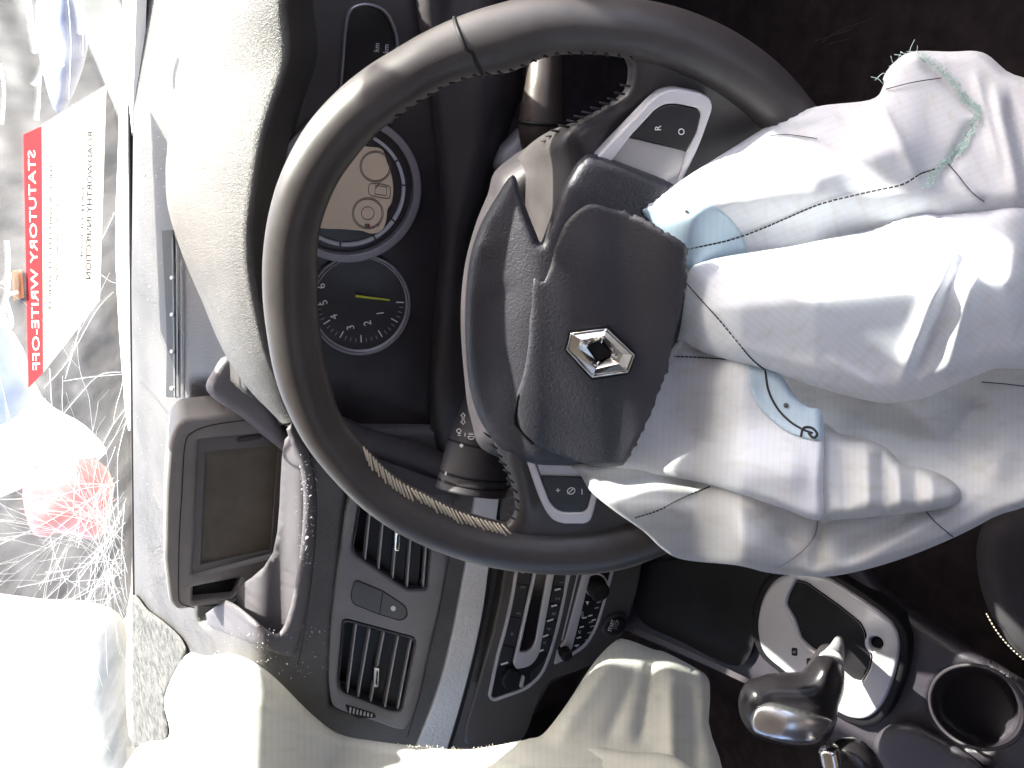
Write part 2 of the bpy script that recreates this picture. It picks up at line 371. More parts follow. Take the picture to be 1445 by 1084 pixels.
# ================================================================== windscreen
glass = bpy.data.materials.new('dusty_windscreen_glass'); glass.use_nodes = True
n_ = glass.node_tree; n_.nodes.remove(n_.nodes['Principled BSDF'])
tr = n_.nodes.new('ShaderNodeBsdfTransparent'); tr.inputs[0].default_value = (.90, .93, .92, 1)
gl = n_.nodes.new('ShaderNodeBsdfGlossy'); gl.inputs['Roughness'].default_value = .03
df = n_.nodes.new('ShaderNodeBsdfTranslucent'); df.inputs[0].default_value = (.8, .78, .78, 1)
dd = n_.nodes.new('ShaderNodeBsdfDiffuse'); dd.inputs[0].default_value = (.8, .78, .78, 1)
ad = n_.nodes.new('ShaderNodeMixShader'); n_.links.new(df.outputs[0], ad.inputs[1]); n_.links.new(dd.outputs[0], ad.inputs[2])
fr = n_.nodes.new('ShaderNodeValue'); fr.outputs[0].default_value = .07
m1 = n_.nodes.new('ShaderNodeMixShader'); m2 = n_.nodes.new('ShaderNodeMixShader')
n_.links.new(fr.outputs[0], m1.inputs[0]); n_.links.new(tr.outputs[0], m1.inputs[1]); n_.links.new(gl.outputs[0], m1.inputs[2])
tcg = n_.nodes.new('ShaderNodeTexCoord'); mpg = n_.nodes.new('ShaderNodeMapping'); mpg.inputs['Scale'].default_value = (5, .8, 1)
ng = n_.nodes.new('ShaderNodeTexNoise'); ng.inputs['Scale'].default_value = 3; ng.inputs['Detail'].default_value = 9; ng.inputs['Roughness'].default_value = .7
n_.links.new(tcg.outputs['Object'], mpg.inputs[0]); n_.links.new(mpg.outputs[0], ng.inputs[0])
mg = n_.nodes.new('ShaderNodeMapRange'); mg.inputs[1].default_value = .35; mg.inputs[2].default_value = .75; mg.inputs[3].default_value = .005; mg.inputs[4].default_value = .06
n_.links.new(ng.outputs[0], mg.inputs[0]); n_.links.new(mg.outputs[0], m2.inputs[0])
n_.links.new(m1.outputs[0], m2.inputs[1]); n_.links.new(ad.outputs[0], m2.inputs[2]); n_.links.new(m2.outputs[0], n_.nodes['Material Output'].inputs[0])
ws = thing('windscreen', 'cracked dirty windscreen with white scrawled marks and a web of cracks', 'windscreen', B0)
def glaze(name, u0, u1, v0, v1, m, parent, off=0., th=.004):
    c4 = [B0+eb*u+gb*v+WS.n*off for u, v in ((u0, v0), (u1, v0), (u1, v1), (u0, v1))]
    V = A(c4+[p-WS.n*th for p in c4]); return fixn(link(name, V, [(0, 1, 2, 3), (7, 6, 5, 4), (0, 4, 5, 1), (1, 5, 6, 2), (2, 6, 7, 3), (3, 7, 4, 0)], m, parent, False))
glaze('pane', -1.35, .62, .0, .80, glass, ws, 0, .0005)
tube('seal', [B0+eb*u+gb*(-.002)+WS.n*.002 for u in np.linspace(-.62, .62, 40)], .0042, BLACK, ws, 6)
def lucent(m, k, col):
    t_ = m.node_tree; pb = t_.nodes['Principled BSDF']; tl = t_.nodes.new('ShaderNodeBsdfTranslucent'); tl.inputs[0].default_value = (*col, 1); mm = t_.nodes.new('ShaderNodeMixShader'); mm.inputs[0].default_value = k
    t_.links.new(pb.outputs[0], mm.inputs[1]); t_.links.new(tl.outputs[0], mm.inputs[2]); t_.links.new(mm.outputs[0], t_.nodes['Material Output'].inputs[0]); return m
WHITEP = lucent(mat('white_paint_mark', (.85, .84, .84), .6), .6, (.9, .9, .9))
CRK = mat('crack_edge_glass', (.9, .9, .92), .3); lucent(CRK, .5, (.75, .75, .78))
def wline(px, r, join): tube('', WS.up(.001).on(A(px, float)), r, CRK, None, 4, join=join)
cj = ([], []); rc = random.Random(5)
def crack(p, ang, L, r, depth=0):
    pts = [p]; x, y = p; a = ang; k = max(3, int(L/14))
    bend = rc.gauss(0, .035)
    for i in range(k):
        a += bend+rc.gauss(0, .06); x += math.cos(a)*L/k; y += math.sin(a)*L/k
        if x > 181: break
        pts.append((x, y))
        if depth < 2 and rc.random() < .26: crack((x, y), a+rc.choice((-1, 1))*rc.uniform(.25, .9), L*rc.uniform(.25, .6), r*.75, depth+1)
    if len(pts) > 2: wline(crs(pts, n=2), r, cj)
for i in range(44):
    a = math.pi*.5+rc.uniform(.05, 1.0) if i % 3 else -math.pi*.5-rc.uniform(.0, .9)
    crack((174+rc.uniform(-22, 4), 745+rc.uniform(-75, 110)), a, rc.uniform(90, 320), rc.choice((.00012, .00018, .00036)), 1)
for i in range(10): crack((rc.uniform(100, 175), rc.uniform(600, 840)), rc.uniform(0, 6.28), rc.uniform(30, 90), .00015, 1)
for px in ([(62, 548), (95, 510), (135, 440), (160, 412)], [(140, 345), (150, 325), (162, 300)], [(92, 535), (112, 465), (122, 430)], [(140, 385), (158, 398), (178, 402)], [(90, 538), (130, 532), (175, 528)], [(60, 620), (110, 560), (140, 530), (172, 525)], [(70, 520), (74, 600), (70, 640)], [(96, 0), (100, 60), (97, 140)], [(118, 10), (117, 80)]):
    wline(crs(px, n=5), .0004, cj)
link('crack', cj[0], cj[1], CRK, ws, True, kind='stuff')
for px, wd in (([(40, -5), (46, 40), (50, 75)], 7), ([(36, -5), (42, 12), (38, 18)], 6), ([(78, -5), (80, 15), (78, 28)], 5), ([(105, -6), (112, 25), (113, 48)], 5),
               ([(79, 50), (66, 80), (55, 110), (47, 120)], 6), ([(64, 88), (78, 85), (90, 93)], 5), ([(56, 108), (55, 140), (53, 170)], 5), ([(11, 340), (13, 370), (10, 395), (3, 400)], 5), ([(14, 385), (10, 420), (3, 455), (15, 462), (17, 450), (10, 420), (25, 412)], 5), ([(1, 90), (6, 130), (3, 175)], 5)):
    line('paint_mark', crs(px, n=8), WS, wd*.8, WHITEP, ws, lift=.001)
# sticker on the glass
st = thing('windscreen_sticker', 'white notice with red band on the windscreen, its writing seen mirrored from inside', 'sticker', WS.on(A([[40., 548.]]))[0])
PAPER = mat('white_sticker_paper', (.80, .79, .77), .6)
b_ = PAPER.node_tree; pb = b_.nodes['Principled BSDF']; tl = b_.nodes.new('ShaderNodeBsdfTranslucent'); tl.inputs[0].default_value = (.85, .83, .8, 1); mm = b_.nodes.new('ShaderNodeMixShader'); mm.inputs[0].default_value = .5
b_.links.new(pb.outputs[0], mm.inputs[1]); b_.links.new(tl.outputs[0], mm.inputs[2]); b_.links.new(mm.outputs[0], b_.nodes['Material Output'].inputs[0])
REDP = mat('faded_red_print', (.45, .04, .05), .6)
b_ = REDP.node_tree; pb = b_.nodes['Principled BSDF']; tl = b_.nodes.new('ShaderNodeBsdfTranslucent'); tl.inputs[0].default_value = (.42, .035, .042, 1); mm = b_.nodes.new('ShaderNodeMixShader'); mm.inputs[0].default_value = .45
b_.links.new(pb.outputs[0], mm.inputs[1]); b_.links.new(tl.outputs[0], mm.inputs[2]); b_.links.new(mm.outputs[0], b_.nodes['Material Output'].inputs[0])
plate('paper', [(59, 178), (150, 121), (141, 424), (61, 526)], WS, .0004, PAPER, st, bev=0, lift=.0008)
def inlay_text(name, s, quad, c0, c1, size, wt, m_in, m_out, pl, parent):
    """a printed band whose lettering is part of the same sheet"""
    cu = bpy.data.curves.new('f', 'FONT'); cu.body = s; cu.align_x = 'CENTER'; cu.align_y = 'CENTER'; cu.size = 1.4; cu.offset = wt; cu.resolution_u = 2
    to = bpy.data.objects.new('f', cu); COL.objects.link(to); dg = bpy.context.evaluated_depsgraph_get(); me0 = bpy.data.meshes.new_from_object(to.evaluated_get(dg)); bpy.data.objects.remove(to)
    ang = math.atan2(c1[0]-c0[0], c1[1]-c0[1]); xs = [v.co.x for v in me0.vertices]; sx = np.hypot(c1[0]-c0[0], c1[1]-c0[1])/(max(xs)-min(xs))
    cx, cy = (c0[0]+c1[0])/2, (c0[1]+c1[1])/2; px = []
    for v in me0.vertices:
        a, b = v.co.x*sx, v.co.y*size; px.append((cx-b*math.cos(ang)+a*math.sin(ang), cy+a*math.cos(ang)+b*math.sin(ang)))
    px = np.array(px); cnt = {}
    for f_ in me0.polygons:
        for e in f_.edge_keys: cnt[e] = cnt.get(e, 0)+1
    be = [e for e, c in cnt.items() if c == 1]; q = np.array(quad, float); n = len(px); allp = np.vstack([px, q])
    r = delaunay_2d_cdt([Vector((float(a), float(b))) for a, b in allp], [tuple(e) for e in be]+[(n+i, n+(i+1) % 4) for i in range(4)], [], 0, 1e-6)
    P = np.array([[v.x, v.y] for v in r[0]]); T = [t for t in r[2]]; cen = np.array([P[list(t)].mean(0) for t in T]); keep = inside(cen, q); par = np.zeros(len(cen), bool)
    for f_ in me0.polygons: par |= inside(cen, px[list(f_.vertices)])
    link(name, pl.on(P), [T[i] for i in np.nonzero(~par & keep)[0]], m_out, parent, False)
    L_ = [T[i] for i in np.nonzero(par & keep)[0]]; root = list(range(len(P)))
    def fd(i):
        while root[i] != i: i = root[i]
        return i
    for t in L_:
        for k in t[1:]: root[fd(k)] = fd(t[0])
    for g in sorted({fd(t[0]) for t in L_}):
        F_ = [t for t in L_ if fd(t[0]) == g]; u = sorted({k for t in F_ for k in t}); mp = {k: i for i, k in enumerate(u)}
        link('letter', pl.on(P[u]), [tuple(mp[k] for k in t) for t in F_], m_in, parent, False)
inlay_text('red_band', 'STATUTORY WRITE-OFF', [(33, 190), (59, 178), (61, 526), (40, 548)], (45, 212), (52, 522), 10.5, .0, PAPER, REDP, WS.up(.0008), st)
WS2 = WS.up(.0008)
def sticktext(s, c0, c1, size, m, wt=0):
    cx = (c0[0]+c1[0])/2; cy = (c0[1]+c1[1])/2
    text('lettering', s, (cx, cy), size, WS2, m, st, ang=-math.degrees(math.atan2(c1[0]-c0[0], c1[1]-c0[1]))*-1, mirror=True, weight=wt, sx=(abs(c1[1]-c0[1]))/(len(s)*size*.92))
for i, (s, x, y0, y1, z_) in enumerate((('THIS IS A WRITTEN-OFF VEHICLE', 73, 200, 470, 3.6), ('it must not be registered again', 82, 250, 440, 3.2), ('ROADWORTHY INSPECTION', 128, 180, 400, 6), ('DATE OF ISSUE', 118, 250, 380, 3.4))):
    sticktext(s, (x, y0), (x-3, y1), z_*1.2, mat('faded_grey_print', (.30, .29, .29), .6), .04)
# ================================================================== outside, beyond the windscreen
BON = mat('dark_bonnet_paint', (.035, .035, .042), .6, var=.35, vscale=1.6, spec=.2)
bonnet = thing('bonnet', 'dark grey buckled bonnet beyond the windscreen', 'bonnet', (-.4, 1.5, .9))
NB = 40; gx, gy = np.meshgrid(np.linspace(-1.5, 1.1, NB), np.linspace(.0, 1.15, NB)); PB = np.stack([gx.ravel(), gy.ravel()], -1)
zb = .93-.12*(PB[:, 1])**1.6+.05*np.exp(-((PB[:, 1]-.55-.15*PB[:, 0])/.07)**2)+fold(PB*100, 3, 60, .02)
VB = np.stack([PB[:, 0], PB[:, 1]+1.05-.22*PB[:, 0], zb], -1)
link('panel', VB, [(i*NB+j, i*NB+j+1, (i+1)*NB+j+1, (i+1)*NB+j) for i in range(NB-1) for j in range(NB-1)], BON, bonnet)
cowl = tag(plate('scuttle_strip', crs([(176, -40), (172, 60), (167, 200), (163, 330), (166, 430), (172, 520), (178, 590), (184, 592), (184, 400), (186, 200), (192, -40)], True, 6), Plane(WS.on(A([[186., 300.]]))[0]-A([0, 0, .006]), (0, 0, 1), True), .01, mat('white_scuttle', (.8, .8, .8), .6), None, bev=0), 'bright white strip along the foot of the windscreen glass', 'trim strip')
def far_panel(name, px, d, m, label, cat, h=.12, ew=60, seed=1, amp=.03):
    o = blob(name, crs(px, True, 4), cst(d), m, None, h, ew, 9, lambda P, D: fold(P, seed, 60, amp), back=.05)
    return tag(o, label, cat)
REDB = mat('red_car_paint', (.55, .035, .04), .35, coat=.5); WHB = mat('glare_white', (.8, .8, .8), .4, coat=.3); BLB = mat('blue_car_paint', (.10, .13, .24), .4, coat=.3)
far_panel('crushed_red_panel', [(32, 690), (60, 655), (110, 640), (150, 660), (160, 700), (140, 760), (90, 752), (48, 755)], 3.4, REDB, 'crumpled red car panel seen through the cracked windscreen', 'car panel', seed=4)
far_panel('dark_backdrop_panel', [(-90, -90), (60, -90), (188, -60), (188, 300), (186, 620), (178, 870), (100, 872), (-90, 850)], 5.2, BON, 'dark panel added to darken the view through the windscreen', 'car', seed=24, amp=.05, ew=90, h=.2)  # added dark backdrop that tones down the bright view outside
far_panel('pale_glare_panel', [(-80, 830), (-20, 835), (60, 845), (130, 850), (176, 880), (184, 1000), (180, 1160), (-80, 1160)], 3.0, mat('streaked_pale_glare', (.07, .075, .072), .5, var=.5, vscale=1.4, col2=(.55, .56, .54)), 'pale streaked panel standing in for glare in the lower corner of the windscreen', 'glare_panel', seed=14, amp=.01)  # added panel; its mottled pale colour stands in for windscreen glare
far_panel('white_glare_panel', [(-60, 430), (20, 470), (60, 560), (120, 600), (150, 640), (100, 650), (50, 660), (30, 690), (-60, 690)], 3.1, WHB, 'white panel standing in for glare above the red one outside', 'car panel', seed=6)  # added white sheet in place of glare beyond the glass
far_panel('dented_blue_panel', [(60, -40), (100, -40), (125, 50), (105, 130), (80, 160), (60, 100), (50, 30)], 3.6, BLB, 'blue grey panel seen past the white scrawl on the glass', 'car panel', seed=8)
far_panel('blue_sheet', [(-60, 420), (0, 430), (25, 500), (40, 560), (0, 600), (-60, 560)], 2.8, mat('pale_blue_sheet', (.35, .45, .65), .5), 'pale blue sheet at the glass edge below the sticker', 'sheet', seed=9)
tag(plate('orange_tag', [(19, 383), (31, 381), (34, 420), (21, 424)], WS.up(-.004), .001, mat('orange_tag_plastic', (.75, .32, .08), .5), None, bev=0), 'small orange tag behind the red band of the sticker', 'tag')
# ================================================================== dashboard
dash = thing('dashboard', 'dusty dark grey car dashboard running across the cabin below the windscreen', 'dashboard', (-.37, .4, .9))
_tray = rnd([(332, 848), (385, 790), (402, 632), (424, 655), (430, 730), (424, 810), (408, 890), (392, 893)], 10)
def dash_d(P):
    a = TOP.t(P).ravel(); b = VT.t(P).ravel(); d = smax(a, b, .014)
    d = d+.06*smooth01((610-P[:, 1])/30)*smooth01((P[:, 0]-340)/40)
    def depress(L, amt, wd): 
        L = A(L, float); m = inside(P, L); e = edist(P, L); return amt*smooth01(np.where(m, e, -e)/wd*.5+.5)
    def depress(L, amt, wd): 
        L = A(L, float); m = inside(P, L); e = edist(P, L); return amt*smooth01(np.where(m, e, -e)/wd*.5+.5)
    pl_ = crs([(222, 560), (300, 530), (400, 590), (436, 640), (440, 700), (436, 800), (408, 905), (385, 905), (335, 870), (300, 885), (232, 885), (222, 700)], True, 3)
    pm = inside(P, pl_); e_ = np.where(pm, edist(P, pl_), 0); d = d+smooth01(e_/14)*np.maximum(SC_.t(P).ravel()+.085-d, .0)
    d = d+depress([(495, 690), (620, 690), (612, 845), (590, 905), (575, 1008), (470, 990), (475, 880)], .055, 8)
    d = d+depress([(690, 690), (915, 690), (880, 900), (830, 935), (780, 955), (680, 1000)], .02, 8)
    return d
NX, NY = 128, 170
gx, gy = np.meshgrid(np.linspace(0, 1, NX), np.linspace(-70, 1140, NY)); yy = gy.ravel(); tt = gx.ravel()
rt = np.interp(yy, [-70, 560, 620, 780, 895, 941, 962, 994, 1047, 1140], [690, 690, 760, 905, 879, 830, 777, 759, 734, 700]); lf = np.interp(yy, [-70, 0, 400, 830, 1140], [192, 190, 185.5, 190, 196])
PD = np.stack([lf+(rt-lf)*tt, yy], -1); dd_ = dash_d(PD); VD = at(PD, dd_)
F = [(j*NX+i, j*NX+i+1, (j+1)*NX+i+1, (j+1)*NX+i) for j in range(NY-1) for i in range(NX-1)]
edge = at(PD[NX-1::NX], dd_[NX-1::NX]+.25); k0 = len(VD); VD = np.vstack([VD, edge])
F += [(j*NX+NX-1, k0+j, k0+j+1, (j+1)*NX+NX-1) for j in range(NY-1)]
fixn(link('dash_skin', VD, F, DASH, dash))
# long vent slot below the glass
VENTS = mat('vent_slot_black', (.01, .01, .011), .6)
line('defroster_slot', crs([(236, 325), (240, 400), (243, 480), (242, 560)], n=6), TOP, [16]*19, VENTS, dash, lift=.0010)
for px in ([(249, 345), (250, 480), (250, 560)], [(255, 365), (256, 470), (256, 560)], [(243, 335), (245, 480), (246, 560)]):
    line('slot_rib', crs(px, n=5), TOP, 2.2, DASH, dash, lift=.0025)
for y in (392, 444, 496, 548):
    plate('slot_clip', ell(241.5, y, 2.2, 2.8, n=8), TOP, .002, SILVER, dash, bev=0, lift=.004)
line('dash_seam', crs([(437, 640), (446, 700), (445, 760), (438, 830), (428, 900), (420, 940)], n=6), VT, 1.4, BLACK, dash, lift=.0145)
# glare side demister patch with dusty ribs
dem = blob('side_demister', crs([(183, 850), (210, 862), (240, 885), (258, 905), (262, 930), (235, 985), (236, 1045), (182, 1040)], True, 5), lambda P: TOP.up(.003).t(P).ravel(), mat('dusty_grille', (.012, .011, .011), .7, bump=.8, bscale=500, var=.9, vscale=85, col2=(.12, .115, .11)), dash, -.002, 8, 7, back=.004)
# ---- tray in front of the screen, with a raised rim
TRAYM = mat('tray_plastic', (.085, .077, .086), .5, bump=.12, bscale=1200, var=.15)
def dash0(P): return smax(TOP.t(P).ravel(), VT.t(P).ravel(), .014)
rim_o = crs([(412, 596), (430, 626), (445, 658), (448, 740), (438, 840), (420, 920), (396, 926), (360, 912), (318, 896), (296, 884), (290, 866)], n=6); rim_i = crs([(318, 846), (334, 854), (352, 868), (384, 893), (399, 886), (411, 850), (422, 790), (428, 715), (424, 664), (412, 630), (404, 606)], n=6)
blob('tray_rim', np.vstack([rim_o, rim_i]), lambda P: dash0(P)-.004, TRAYM, dash, .006, 9, 5, back=.05)
blob('tray_floor', crs([(318, 850), (385, 780), (402, 620), (440, 650), (444, 740), (430, 850), (405, 910), (384, 908)], True, 5), lambda P: dash0(P)+.022+.03*smooth01((430-P[:, 0])/40), TRAYM, dash, 0, 5, 7, back=.01)
# ---- instrument hood
crest = A([(345, -70), (303, 0), (262, 70), (243, 130), (234, 200), (233, 250), (238, 300), (262, 370), (290, 430), (318, 490), (345, 530), (372, 558), (412, 588)], float)
lip = A([(408, -70), (398, 0), (404, 60), (400, 95), (385, 140), (370, 190), (358, 260), (350, 320), (352, 380), (365, 450), (380, 505), (402, 548), (428, 592)], float)
Y36 = Plane((0, .36, 0), (0, -1, 0)); Y20 = Plane((0, .20, 0), (0, -1, 0))
def ony(px, y): return A([Plane((0, yy_, 0), (0, -1, 0)).on(A([p]))[0] for p, yy_ in zip(px, y)])
cc_ = crs(crest, n=6); C3 = ony(cc_, np.interp(np.arange(len(cc_)), [0, 18, 48, 60, 72], [.30, .36, .36, .30, .225])); L3 = Y20.on(crs(lip, n=6))
rows = [C3+A([0, .09, -.075]), C3+A([0, .035, -.022]), C3+A([0, .006, -.003])]
gw = (1-smooth01((np.arange(len(C3))-8)/22.))[:, None]
for t, hgt in ((.05, .003-.012*gw), (.13, .007-.017*gw), (.20, .010-.004*gw), (.3, .0125), (.45, .0145), (.6, .014), (.75, .0115), (.88, .0075), (.96, .003)): rows.append(C3*(1-t)+L3*t+A([0, -.25, 1])*hgt)
rows += [L3, L3+A([0, .002, -.004]), L3+A([0, .008, -.007])]
inner = CL.up(-.004).on(crs(lip, n=6)+A([46, 0])); rows += [L3*.6+inner*.4+A([0, 0, .004]), inner]
HV = np.vstack(rows); K = len(C3)
hood_ = fixn(link('instrument_hood', HV, [(r*K+i, r*K+i+1, (r+1)*K+i+1, (r+1)*K+i) for r in range(len(rows)-1) for i in range(K-1)], DUSTY, dash, label='dusty arched hood over the gauges, bleached by sun'))
# ---- screen pod
pod = thing('navigation_screen', 'grey housed navigation screen standing up from the dashboard centre, switched off', 'screen', SC_.on(A([[330., 720.]]))[0])
plate('housing', rnd([(233, 690), (238, 625), (250, 592), (342, 583), (402, 628), (408, 648), (394, 792), (330, 850), (250, 863), (238, 850), (231, 790)], [5, 12, 16, 6, 6, 6, 10, 4, 12, 10, 5]), SC_, .055, POD, pod, bev=.005,
      holes=[rnd([(281, 622), (368, 614), (404, 640), (392, 781), (272, 812)], 3), rnd([(272, 830), (340, 817), (328, 845), (272, 850)], 2)])
line('housing_seam', crs([(346, 593), (300, 600), (272, 610), (261, 628), (257, 690), (253, 760), (252, 835), (256, 852), (275, 858)], n=6), SC_, 1.3, BLACK, pod, lift=.0004)
plate('screen_frame', [(270, 614), (410, 606), (412, 800), (264, 820)], SC_, .003, mat('screen_frame_plastic', (.095, .085, .085), .4), pod, bev=.0008, lift=-.004, holes=[rnd([(290, 638), (393, 629), (382, 777), (283, 797)], 2)])
plate('display', [(284, 630), (400, 620), (394, 784), (278, 803)], SC_, .002, SCREEN, pod, bev=0, lift=-.0075)
plate('slot_liner', [(266, 824), (348, 810), (334, 855), (266, 856)], SC_, .002, BLACK, pod, bev=0, lift=-.014)
plate('eject_button', rnd([(333, 622), (338, 618), (368, 614), (371, 617), (366, 620), (337, 625)], 2), SC_, .003, DARK, pod, bev=.0004, lift=-.002)
blob('side_cover', crs([(292, 552), (303, 520), (315, 504), (334, 504), (352, 522), (372, 552), (398, 598), (420, 634), (431, 664), (428, 668), (402, 640), (368, 612), (342, 590)], True, 5), lambda P: SC_.up(.030).t(P).ravel(), mat('side_cover_plastic', (.125, .115, .13), .42, bump=.1, bscale=1200), pod, .010, 14, 5, back=.05)
# crumbs of glass and dust on the dashboard
J = ([], []); rgc = np.random.default_rng(77)
for k in range(420):
    z_ = k % 3
    p_ = (A([rgc.uniform(192, 236), rgc.uniform(0, 830)]) if z_ == 0 else A([rgc.normal(434, 6), rgc.uniform(640, 800)]) if z_ == 1 else A([rgc.uniform(300, 470), rgc.uniform(880, 960)]))
    s_ = rgc.choice((.0004, .0006, .0012), p=(.6, .32, .08)); c_ = at(p_[None], dash0(p_[None])-.004 if z_ else TOP.t(p_[None]).ravel()-.001)[0]; v_ = rgc.normal(size=(4, 3))*s_; b_ = len(J[0]); J[0].extend(list(c_+v_)); J[1].extend([(b_, b_+1, b_+2), (b_, b_+2, b_+3), (b_, b_+3, b_+1), (b_+1, b_+3, b_+2)])
tag(link('glass_crumbs', J[0], J[1], CRK, None, False), 'tiny crumbs of broken glass scattered on the dashboard', 'glass crumbs', kind='stuff')
# ---- vent panel
O1 = rnd([(512, 680), (612, 690), (608, 778), (603, 834), (575, 834), (499, 783), (497, 770)], 7); O2 = rnd([(484, 873), (588, 901), (567, 1006), (552, 1005), (480, 977), (477, 960)], 8)
HZ = rnd([(501, 818), (540, 834), (573, 856), (575, 870), (566, 876), (536, 867), (498, 852), (495, 840)], 6)
vp = thing('air_vent_panel', 'light grey panel with two slatted air vents beside the silver strip', 'air vents', VT.on(A([[540., 860.]]))[0])
VT5 = VT.up(.005)
plate('fascia', crs([(520, 650), (493, 707), (482, 771), (472, 842), (465, 930), (467, 985), (478, 1002), (529, 1019), (562, 1030), (577, 1024), (592, 983), (607, 913), (624, 842), (632, 785), (640, 700), (640, 650)], True, 6), VT5, .02, GREY, vp, bev=.003, holes=[O1, O2])
for Oo in (O1, O2):
    c0 = Oo.mean(0); plate('vent_duct', c0+(Oo-c0)*1.12, VT5, .002, BLACK, vp, bev=0, lift=-.024)
    c1 = Oo.mean(0); plate('vent_rim', c1+(Oo-c1)*1.0, VT5, .016, DARK, vp, bev=.0006, lift=-.0008, holes=[c1+(Oo-c1)*.955])
def slats(px, dx=2.0):
    for (a, b) in px:
        a = A(a, float); b = A(b, float); n2 = A([dx*.5, 0.]); plate('slat', [a-n2, a+n2, b+n2, b-n2], VT5, .010, mat('slat_grey', (.34, .32, .33), .4), vp, bev=0, lift=-.003)
        w2 = A([7., 0]); plate('vane_blade', [a+A([1., 0]), a+A([15., 2]), b+A([15., 2]), b+A([1., 0])], Plane(VT5.p, VT5.n+A([0, 0, .10]), True), .0015, BLACK, vp, bev=0, lift=-.010)
slats([((526, 688), (515, 793)), ((545, 690), (534, 806)), ((565, 690), (554, 820)), ((585, 692), (574, 833)), ((606, 700), (597, 834))])
slats([((503, 880), (490, 980)), ((522, 888), (505, 987)), ((542, 893), (523, 992)), ((562, 898), (543, 999)), ((580, 903), (561, 1003))])
for (cx, cy) in ((561, 765), (532, 957)):
    plate('vent_tab', rnd([(cx-4, cy-15), (cx+4, cy-14), (cx+3, cy+14), (cx-5, cy+13)], 3), VT5, .01, CHROME, vp, bev=.001, lift=.001)
    line('tab_ridge', [(cx+.5, cy-9), (cx-1, cy+9)], VT5, 2, BLACK, vp, lift=.0014)
plate('hazard_switch', HZ, VT5, .004, mat('hazard_plastic', (.055, .048, .052), .35), vp, bev=.0012, lift=.0012)
line('switch_outline', np.vstack([HZ]), VT5, 1.8, BLACK, vp, lift=.0004, closed=True)
line('switch_gap', [(540, 836), (536, 866)], VT5, 1.4, BLACK, vp, lift=.0014)
plate('indicator_dot', ell(555, 859, 3.6, 3.6, n=12), VT5, .001, WHITEINK, vp, bev=0, lift=.0018)
plate('thumbwheel_slot', rnd([(487, 994), (529, 1007), (531, 1013), (505, 1014), (491, 1006)], 3), VT5, .001, BLACK, vp, bev=0, lift=.0006)
for i in range(7): plate('thumbwheel_rib', [(494+i*5, 999+i*1.5), (496+i*5, 999.6+i*1.5), (495+i*5, 1007+i*.9), (493+i*5, 1006.4+i*.9)], VT5, .002, SILVER, vp, bev=0, lift=.0022)
# ---- silver strip
Ls = crs([(673, 689), (664, 740), (658, 792), (649, 842), (638, 898), (624, 955), (607, 1005), (585, 1062)], n=6); Rs = crs([(706, 693), (699, 745), (690, 801), (682, 860), (667, 930), (645, 1012), (628, 1066), (622, 1080)], n=6)
tag(plate('trim_strip', np.vstack([Ls, Rs[::-1]]), VT.up(.004), .006, TRIM, dash, bev=.0012), 'long silver strip with dimpled texture crossing the dashboard')
line('strip_edge_gap', Rs+A([3, 0]), VT, 4, BLACK, dash, lift=.0012)  # flat black line beside the strip's edge
line('panel_gap', crs([(640, 690), (634, 780), (622, 850), (604, 930), (590, 990), (575, 1040)], n=6), VT, 1.2, BLACK, dash, lift=.0150)
# ---- centre stack panel
VS = VT.up(.003)
stack = plate('stack_panel', crs([(722, 690), (712, 800), (698, 880), (676, 960), (655, 1040), (672, 1052), (734, 1047), (759, 994), (777, 962), (830, 941), (872, 902), (892, 860), (906, 800), (912, 690)], True, 6), VS, .03, mat('stack_plastic', (.060, .052, .048), .45, bump=.1, bscale=900, var=.2), dash, bev=.003)
radio = thing('car_radio', 'black car radio with silver outline and blank display in the centre stack', 'radio', VS.on(A([[750., 880.]]))[0])
ro = rnd([(733, 770), (722, 842), (713, 884), (700, 930), (689, 985), (697, 991), (745, 974), (768, 952), (780, 920), (790, 884), (799, 842), (809, 770)], [2, 20, 20, 20, 6, 6, 14, 14, 12, 12, 12, 2])
def shrink(L, k):
    e = np.roll(L, -1, 0)-np.roll(L, 1, 0); e /= np.linalg.norm(e, axis=1)[:, None]+1e-9; n2 = np.stack([-e[:, 1], e[:, 0]], -1); s = 1 if area(L) > 0 else -1; return L+n2*k*s
plate('face', shrink(ro, 2), VS, .004, BLACK, radio, bev=0, lift=.0012)
plate('outline_trim', ro, VS, .006, SILVER, radio, bev=.0006, lift=.003, holes=[shrink(ro, 3.8)])
do = rnd([(764, 765), (725, 938), (729, 945), (749, 941), (761, 925), (791, 765)], [2, 3, 3, 10, 14, 2]); di = rnd([(766, 770), (733, 921), (748, 921), (756, 908), (780, 770)], [2, 3, 8, 10, 2])
plate('display_trim', do, VS, .004, SILVER, radio, bev=.0010, lift=.0052, holes=[di])
plate('display', di, VS, .002, GLOSSB, radio, bev=0, lift=.0022)
for (a, b) in (((731, 806), (740, 808)), ((707, 938), (717, 935)), ((789, 803), (796, 803)), ((783, 833), (791, 831)), ((778, 856), (786, 854)), ((772, 877), (781, 874)), ((766, 899), (774, 896)), ((758, 921), (767, 917))):
    line('button_mark', [a, b], VS, 2.2, WHITEINK, radio, lift=.0022)
for L in ([(732, 790), (752, 792), (746, 825), (727, 822)], [(727, 824), (745, 827), (736, 872), (718, 868)], [(717, 870), (735, 874), (726, 912), (708, 908)], [(707, 911), (724, 915), (720, 938), (703, 940)],
          [(786, 790), (806, 790), (801, 828), (782, 826)], [(781, 829), (800, 831), (796, 852), (777, 850)], [(776, 853), (795, 855), (790, 875), (771, 872)], [(770, 875), (789, 878), (783, 898), (765, 895)], [(764, 898), (782, 901), (776, 920), (758, 918)]):
    plate('key', rnd(L, 2), VS, .002, BTN, radio, bev=.0005, lift=.0017)
